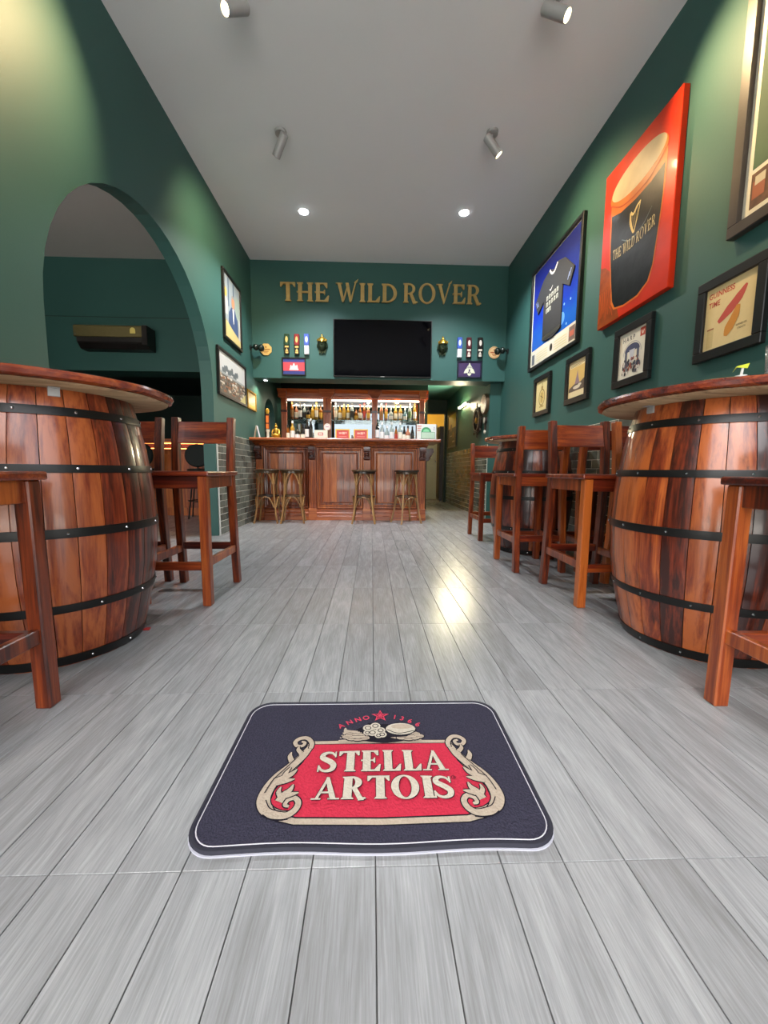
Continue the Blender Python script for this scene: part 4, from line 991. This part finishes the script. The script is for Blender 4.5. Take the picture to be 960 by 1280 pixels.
MB().lathe([(.09,-.05),(.10,-.02),(.06,0)],16).build('lamp_shade',plain('lit_warm_bulb','#ffd27a',.5,emit=6),t)
pl=bpy.data.lights.new('warm_bulb','POINT'); pl.energy=45; pl.color=(1,.78,.35); pl.shadow_soft_size=.08
lo=bpy.data.objects.new('warm_bulb',pl); COL.objects.link(lo); lo.parent=t; lo.location=(0,0,-.12)

# ------------------------------------------------------------------ ceiling lamps
def spot(label,loc,aim,energy,ang,warm=(1,.70,.36),glow=14):
    t=thing('track_spotlight',label,'lamp',loc,0,'adjustable ceiling spotlights')
    MB().lathe([(.045,-.022),(.048,-.005),(.048,0)],20).build('canopy',M_GREYMET,t,smooth=True)
    MB().tube([(0,0,-.02),(0,0,-.085)],.008,8).build('stem',M_GREYMET,t)
    q=Vector(aim).normalized().to_track_quat('-Z','Y'); M=Matrix.Translation((0,0,-.095))@q.to_matrix().to_4x4()
    MB().lathe([(.030,.075),(.034,.07),(.034,-.095),(.030,-.098),(.030,-.085),(.001,-.084)],20,0,M,capb=True,capt=False).build('housing',M_GREYMET,t,smooth=True)
    MB().lathe([(.0285,-.090),(.0285,-.0885)],20,0,M).build('lens',plain('lit_spot_lens','#ffe6ae',.5,emit=glow),t)
    sl=bpy.data.lights.new('spot_beam','SPOT'); sl.energy=energy; sl.color=warm; sl.spot_size=radians(ang); sl.spot_blend=1.0; sl.shadow_soft_size=.025
    lo=bpy.data.objects.new('spot_beam',sl); COL.objects.link(lo); lo.parent=t
    lo.location=M@Vector((0,0,-.115)); lo.rotation_euler=q.to_euler()
    return t
SP1=spot('grey ceiling spotlight at the left, above the arch',(-.764,3.52,ZC),(-.80,.72,-.95),95,110)
SP2=spot('grey ceiling spotlight at the right, lens lit toward the jersey',(.985,3.45,ZC),(.75,.05,-.90),90,115)
SP3=spot('glowing ceiling spotlight at the left top edge of the picture',(-.80,2.58,ZC),(-.62,-.62,-.72),150,85)
SP4=spot('glowing ceiling spotlight at the right top edge of the picture',(1.06,2.52,ZC),(.64,-.40,-.62),150,72)
def downlight(label,x,y):
    t=thing('downlight',label,'lamp',(x,y,ZC),0,'recessed white ceiling downlights')
    MB().lathe([(.052,-.006),(.060,-.004),(.062,0)],24,capt=False).build('trim_ring',M_WHITE,t,smooth=True)
    MB().lathe([(.048,-.010),(.050,-.0065)],24).build('lens',plain('lit_downlight','#f2f8ff',.5,emit=22),t)
    sl=bpy.data.lights.new('downlight_beam','SPOT'); sl.energy=250; sl.color=(.93,.97,1); sl.spot_size=radians(125); sl.spot_blend=.6; sl.shadow_soft_size=.05
    lo=bpy.data.objects.new('downlight_beam',sl); COL.objects.link(lo); lo.parent=t; lo.location=(0,0,-.02)
downlight('left recessed round white ceiling light before the lettered bulkhead',-.746,4.50)
downlight('right recessed round white ceiling light before the lettered bulkhead',.990,4.44)

t=thing('downlight','tiny recessed lamp under the bulkhead at its left end','lamp',(-1.50,5.64,Z_SOF))
MB().lathe([(.024,-.005),(.030,-.003),(.031,0)],16,capt=False).build('trim_ring',M_WHITE,t,smooth=True)
MB().lathe([(.022,-.008),(.023,-.0055)],16).build('lens',plain('lit_downlight','#f2f8ff',.5,emit=22),t)
sl=bpy.data.lights.new('downlight_beam','SPOT'); sl.energy=16; sl.color=(1,.86,.6); sl.spot_size=radians(140); sl.spot_blend=.7; sl.shadow_soft_size=.03
lo=bpy.data.objects.new('downlight_beam',sl); COL.objects.link(lo); lo.parent=t; lo.location=(0,0,-.02)
# ------------------------------------------------------------------ side room
t=thing('air_conditioner','dark wall air conditioner with a gold-lit front seen through the arch','air conditioner',(-3.42,5.55,2.42))
prof=[(0,.15),(-.19,.15),(-.205,.13),(-.205,.0),(0,.0)]
MB().prism([(-.47,a,b) for a,b in prof],(.94,0,0)).build('upper_cover',plain('gold_lit_front','#8f8358',.25,metal=.6,noise=.2),t,bev=.004)  # gold light falling on the cover is put into its colour
prof=[(0,-.001),(-.20,-.001),(-.195,-.06),(-.13,-.135),(0,-.14)]
MB().prism([(-.44,a,b) for a,b in prof],(.91,0,0)).build('lower_body',plain('dark_ac_plastic','#17120f',.35),t,bev=.004)
MB().box(.40,.475,-.207,-.01,-.10,.152).build('end_cap',plain('dark_ac_plastic','#17120f',.35),t,bev=.006)
for k in range(3): MB().box(-.40,.36,-.185+.02*k,-.18+.02*k,-.075-.02*k,-.066-.02*k).build('louvre',M_BLACK,t)
d=Draw(.206); d.poly(rect(.255,.045,.325,.085),'#d9c76a'); d.poly(ell(.29,.085,.035,.035,14,0,180),'#d9c76a'); d.poly(ell(-.445,.03,.012,.012,8),'#4a4430'); d.build('energy_label',t)
t=thing('side_bar','side room bar counter lit by orange light strips beneath its top','bar counter',(-3.05,5.95,0))
box('counter_body',M_BAR,-1.9,1.28,0,.45,0,1.02,t,.003)
box('counter_top',M_BARH,-1.95,1.30,-.12,.5,1.10,1.15,t,.005)
box('counter_neck',M_BARD,-1.9,1.28,.02,.45,1.02,1.10,t)
for z in (1.085,): box('light_strip',plain('orange_led','#ff9a4a',.5,emit=9),-1.88,1.27,-.03,-.015,z,z+.008,t)
box('light_strip',plain('orange_led','#ff9a4a',.5,emit=9),-1.88,1.27,-.02,-.002,1.01,1.016,t)
box('ledge',M_BARH,-1.9,1.28,-.05,0,.985,1.008,t,.002)
for k in range(8): box('front_panel',M_BAR,-1.86+.39*k,-1.50+.39*k,-.012,0,.12,.93,t,.004)
bs=plain('black_leather','#0f1613',.6,spec=.25)
t=thing('round_back_stool','black round-backed stool at the side bar, seen through the chair backrest','stool',(-2.50,5.70,0),.25,'round-backed stools at the side bar')
MB().lathe([(.15,-.02),(.165,0),(.15,.02)],24,0,Matrix.Translation((0,-.12,.90))@Matrix.Rotation(pi/2,4,'X')).build('backrest',bs,t,smooth=True)
MB().lathe([(.15,.66),(.165,.68),(.16,.71),(.1,.72)],20).build('seat',bs,t,smooth=True)
MB().tube([(0,-.12,.76),(0,-.10,.70),(0,-.05,.67)],.012,8).build('back_post',M_BLACK,t)
for k in range(4):
    a=k*pi/2+pi/4; MB().tube([(.10*cos(a),.10*sin(a),.66),(.20*cos(a),.20*sin(a),0)],.010,8).build('leg',M_BLACK,t)
MB().tube([(.165*cos(2*pi*k/20),.165*sin(2*pi*k/20),.25) for k in range(20)],.007,6,closed=True).build('foot_ring',M_BLACK,t)
again(t,'black round-backed stool at the side bar, partly behind the left barrel',(-3.22,5.70,0),-.1)

# ------------------------------------------------------------------ small things on the barrels and floor
def card(name,label,loc,col): pass
t=thing('paper_marker','small yellow-green folded paper marker on the right barrel table','marker',(1.172,1.222,1.007))
MB().tube([(0,0,0),(.004,0,.030)],.0035,8).build('stem',M_WHITE,t); MB().lathe([(.016,0),(.016,.004)],12).build('foot',M_WHITE,t)
mb=MB(); mb.add([(-.036,-.006,.034),(.022,-.010,.030),(.040,.0,.056),(-.010,.012,.044),(-.030,.016,.014),(-.036,-.006,.0365),(.022,-.010,.0325),(.040,.0,.0585),(-.010,.012,.0465),(-.030,.016,.0165)],[(0,1,2,3),(0,3,4),(5,8,7,6),(5,9,8),(0,5,6,1),(1,6,7,2),(2,7,8,3),(3,8,9,4),(4,9,5,0)])
mb.v=[Vector((p.x*.62,p.y*.62,.028+(p.z-.034)*.62)) for p in mb.v]
mb.build('folded_paper',plain('yellow_green_paper','#c9d23c',.5),t)
def glass(label,loc):
    t=thing('drinking_glass',label,'glass',loc)
    MB().lathe([(.026,0),(.028,.004),(.032,.09),(.0305,.09),(.027,.008),(.001,.007)],20,capt=False).build('glass_wall',plain('clear_glass','#dfe6e6',.05,trans=.8,noise=.01),t,smooth=True)
    MB().lathe([(.0265,.0035),(.0275,.010)],20).build('glass_foot',M_WHITE,t)
glass('pale glass on the right barrel table at the picture edge',(1.255,1.190,1.007))
glass('pale glass on the left barrel table at the picture edge',(-1.172,1.192,1.007))
sc_=MB().prism([(-.012,-.010,0),(.016,-.006,0),(.012,.012,0),(-.006,.010,0)],(0,0,.006)).build('litter_scrap',plain('red_scrap','#b3302f',.5),None,loc=(-.985,1.655,.0005)); tag(sc_,'tiny red scrap on the floor at the foot of left barrel','scrap')

# ------------------------------------------------------------------ door mat
CXm,CYm=.008,.8635
mt=thing('door_mat','dark navy doormat with a red beer logo on the floor in front','mat',(CXm,CYm,0),radians(-.3))
def rrect(hw,hh,r,n=8):
    P=[]
    for cx,cy,a in ((hw-r,hh-r,0),(-hw+r,hh-r,90),(-hw+r,-hh+r,180),(hw-r,-hh+r,270)):
        for k in range(n+1): P.append((cx+r*cos(radians(a+90*k/n)),cy+r*sin(radians(a+90*k/n))))
    return P
def wavy(P): # the near edge is slightly uneven
    return [(x,y-(.0030*sin(x*17+1.2)*max(0,min(1,(-y-.10)*9)))) for x,y in P]
def dens(P,m=4):
    out=[]
    for i in range(len(P)):
        a,b=P[i],P[(i+1)%len(P)]
        L=math.hypot(b[0]-a[0],b[1]-a[1]); k=max(1,int(L/.03))
        out+=[(a[0]+(b[0]-a[0])*j/k,a[1]+(b[1]-a[1])*j/k) for j in range(k)]
    return out
HW,HH,CR=.357,.2275,.062
PILE=plain('navy_pile','#3b3949',.95,noise=.7,nscale=230,bump=.9,spec=.15)
mat_o=wavy(dens(rrect(HW-.006,HH-.006,CR-.006)))
MB().prism([(a,b,.001) for a,b in mat_o],(0,0,.0085)).build('pile',PILE,mt)
MB().prism([(a,b,0) for a,b in wavy(dens(rrect(HW+.001,HH+.001,CR)))],(0,0,.002)).build('rubber_backing',plain('pale_backing','#b9b9c6',.7),mt)
edge=wavy(dens(rrect(HW-.005,HH-.005,CR-.005)))
MB().tube([(a,b,.0065) for a,b in edge],.0052,6,closed=True).build('edge_binding',plain('navy_binding','#22222f',.8,noise=.3,nscale=120),mt,smooth=True)
st_=wavy(dens(rrect(HW-.0125,HH-.0125,CR-.0125)))
MB().tube([(a,b,.0092) for a,b in st_],.0013,5,closed=True).build('stitching',plain('pale_stitching','#c9c6cc',.8),mt,smooth=True)
RUG=dict(rough=.95)
def rug(c): return plain('pile_'+c.strip('#'),c,.95,noise=.28,nscale=170,bump=.6,spec=.15)
R_,B_,K_,W2=rug('#bd2f45'),rug('#b3a493'),rug('#1d1a24'),rug('#c2b9aa')
d=Draw(.0098,True); d.EPS=.0003
ox,oy=.025-CXm,-CYm
def T(P): return [(a*.985+ox,b+oy) for a,b in P]
def TT_(L): return [T(p) for p in L]
def mir(P): return [(-a,b) for a,b in reversed(P)]
half=[(0,.908),(.172,.908),(.178,.880),(.187,.848),(.204,.818),(.222,.795),(.234,.768),(.236,.742),(.226,.722),(.206,.712),(.175,.704),(0,.700)]
panel=half+[(-a,b) for a,b in reversed(half[1:-1])]
def grow(P,g,cx=0,cy=.80):
    out=[]; n=len(P)
    for i in range(n):
        a=Vector(P[i-1]);b=Vector(P[i]);c=Vector(P[(i+1)%n]); e=((b-a).normalized()+(c-b).normalized()).normalized(); nn=Vector((-e.y,e.x))
        out.append((b.x+nn.x*g,b.y+nn.y*g))
    return out
g1=grow(panel,.016); g2=grow(panel,.0185)
if abs(g1[1][1]-.908)<.001 or g1[1][1]<.908: g1=grow(panel,-.016); g2=grow(panel,-.0185); gi=grow(panel,-.003)
else: gi=grow(panel,.003)
d.poly(T(g2),K_,0); d.poly(T(g1),B_,1); d.poly(T(gi),K_,2); d.poly(T(panel),R_,3)
for s in (1,-1):
    def Mx(P): return [(s*a,b) for a,b in P]
    def pstroke(P,W,c,l,kk=True,n=5):
        if kk: d.polys(TT_(stroke(Mx(P),[w+.005 for w in W] if isinstance(W,list) else W+.005,n)),K_,l)
        d.polys(TT_(stroke(Mx(P),W,n)),c,l+1)
    # side scroll body
    pstroke([(.176,.905),(.190,.872),(.212,.838),(.236,.806),(.249,.775),(.252,.745),(.240,.722),(.215,.709),(.190,.708)],[.012,.020,.022,.024,.026,.028,.026,.022,.016],B_,4,n=7)
    # top curl
    pstroke([(.176,.893),(.176,.912),(.190,.930),(.208,.930),(.219,.917),(.212,.903),(.198,.903),(.194,.914),(.203,.918)],[.010,.012,.012,.012,.011,.010,.009,.008,.006],B_,6,n=6)
    # bottom curl
    pstroke([(.236,.718),(.222,.708),(.196,.706),(.180,.718),(.176,.735),(.186,.747),(.200,.742),(.203,.730),(.194,.727)],[.022,.018,.014,.013,.012,.011,.010,.008,.006],B_,8,n=6)
    # leaves
    for P,W in (([(.240,.790),(.222,.800),(.206,.812),(.196,.826)],[.018,.016,.012,.002]),([(.236,.786),(.214,.792),(.196,.797)],[.014,.012,.002]),([(.222,.800),(.219,.816),(.212,.832)],[.012,.009,.002]),
                ([(.218,.738),(.210,.755),(.200,.768),(.196,.782)],[.018,.016,.011,.002]),([(.214,.746),(.224,.762),(.222,.776)],[.012,.010,.002]),([(.206,.752),(.192,.757),(.180,.760)],[.012,.010,.002]),
                ([(.214,.850),(.222,.866),(.221,.880)],[.014,.011,.002]),([(.196,.876),(.206,.888),(.206,.900)],[.012,.010,.002])):
        pstroke(P,W,B_,10)
    for P in ([(.200,.868),(.222,.832),(.244,.796),(.254,.760)],[(.246,.742),(.232,.722),(.208,.714)]): d.polys(TT_(stroke(Mx(P),.0022,5)),K_,12)
# horn and hops ornament on top
d.poly(T(ell(.012,.944,.083,.036,30)),K_,13)
for s in (1,-1):
    for k in range(6):
        P=[(s*(.030+.006*k),.932+.003*k),(s*(.075+.003*k),.918+.007*k),(s*(.108-.003*k),.918+.0095*k)]
        d.polys(TT_(stroke(P,[.012,.011,.003],4)),B_,14+k%2)
for s in (1,-1):
    for k,(x,y,rx_,ry_) in enumerate(((.050,.924,.016,.008),(.066,.921,.016,.008),(.082,.923,.015,.008),(.096,.929,.013,.008),(.072,.934,.014,.008),(.088,.938,.012,.007),(.060,.934,.013,.008))):
        d.poly(T(ell(s*x+.008,y,rx_+.0015,ry_+.0015,12)),K_,16+k%2*0); d.poly(T(ell(s*x+.008,y+.0006,rx_-.001,ry_-.001,12)),B_,17); d.polys(TT_(stroke([(s*x+.008-rx_*.7,y),(s*x+.008+rx_*.7,y)],.0015,1,False)),K_,18)
d.poly(T([(-.042,.935),(-.047,.962),(-.032,.982),(-.004,.984),(.010,.965),(.050,.986),(.088,.972),(.100,.950),(.070,.928),(.0,.924)]),K_,19)
for cx,cy,r in ((-.032,.962,.014),(-.012,.970,.014),(-.020,.944,.014),(.002,.952,.013),(-.034,.944,.010),(.006,.936,.012),(-.004,.932,.010)):
    d.poly(T(ell(cx,cy,r,r*.95,12)),W2,20); d.polys(TT_(ringpolys(cx,cy,r*.62,r*.56,.0022,.0022)),K_,21)
d.poly(T(ell(.056,.958,.040,.023,20)),W2,20); d.poly(T(ell(.060,.967,.030,.010,20)),B_,21); d.polys(TT_(stroke([(.02,.955),(.05,.940),(.092,.950)],.0025,5)),K_,21); d.polys(TT_(stroke([(.018,.945),(.05,.930),(.084,.938)],.0025,5)),K_,21)
# lettering
def line(s,x0,x1,y0,h,arch):
    L,xe=serif_text(s,0,0,1.0,1.0,.04,.285); xe-=.04
    def f(a,b):
        u=a/xe; x=x0+(x1-x0)*u; q=1-(2*u-1)**2
        return (x,y0+arch*q*.0+b*h*(1+arch*q))
    for chh,P in L:
        for dx,dy,c,l in ((.0014,-.0014,K_,20),(0,0,W2,21)):
            for p in P: d.poly(T([(f(a,b)[0]+dx,f(a,b)[1]+dy) for a,b in p]),c,l)
            if l==20:
                for p in P: d.poly(T([(f(a,b)[0]-.0012,f(a,b)[1]+.0012) for a,b in p]),c,l)
line('STELLA',-.150,.158,.813,.060,.10)
line('ARTOIS',-.150,.160,.738,.056,.10)
d.text('R',.163+ox,.790+oy,.007,K_,20); d.polys(TT_(ringpolys(.1655,.7925,.0052,.0052,.001,.001)),K_,20)
PK=rug('#c8425a')
for chh,x,y,a in (('A',-.100,.968,.62),('N',-.079,.982,.50),('N',-.057,.993,.38),('O',-.036,1.000,.22),('1',.041,1.002,-.2),('3',.060,.996,-.36),('6',.080,.985,-.5),('6',.099,.971,-.62)):
    d.text(chh,x+ox,y+oy,.024,PK,14,center=True,rot=a)
star=[(.002+(.026 if k%2==0 else .0105)*sin(pi*k/5),1.016+(.026 if k%2==0 else .0105)*cos(pi*k/5)) for k in range(10)]
star2=[(.002+(.017 if k%2==0 else .0068)*sin(pi*k/5),1.016+(.017 if k%2==0 else .0068)*cos(pi*k/5)) for k in range(10)]
star3=[(.002+(.012 if k%2==0 else .0048)*sin(pi*k/5),1.016+(.012 if k%2==0 else .0048)*cos(pi*k/5)) for k in range(10)]
d.poly(T(star),PK,14); d.poly(T(star2),K_,15); d.poly(T(star3),PK,16)
d.build('logo_print',mt)
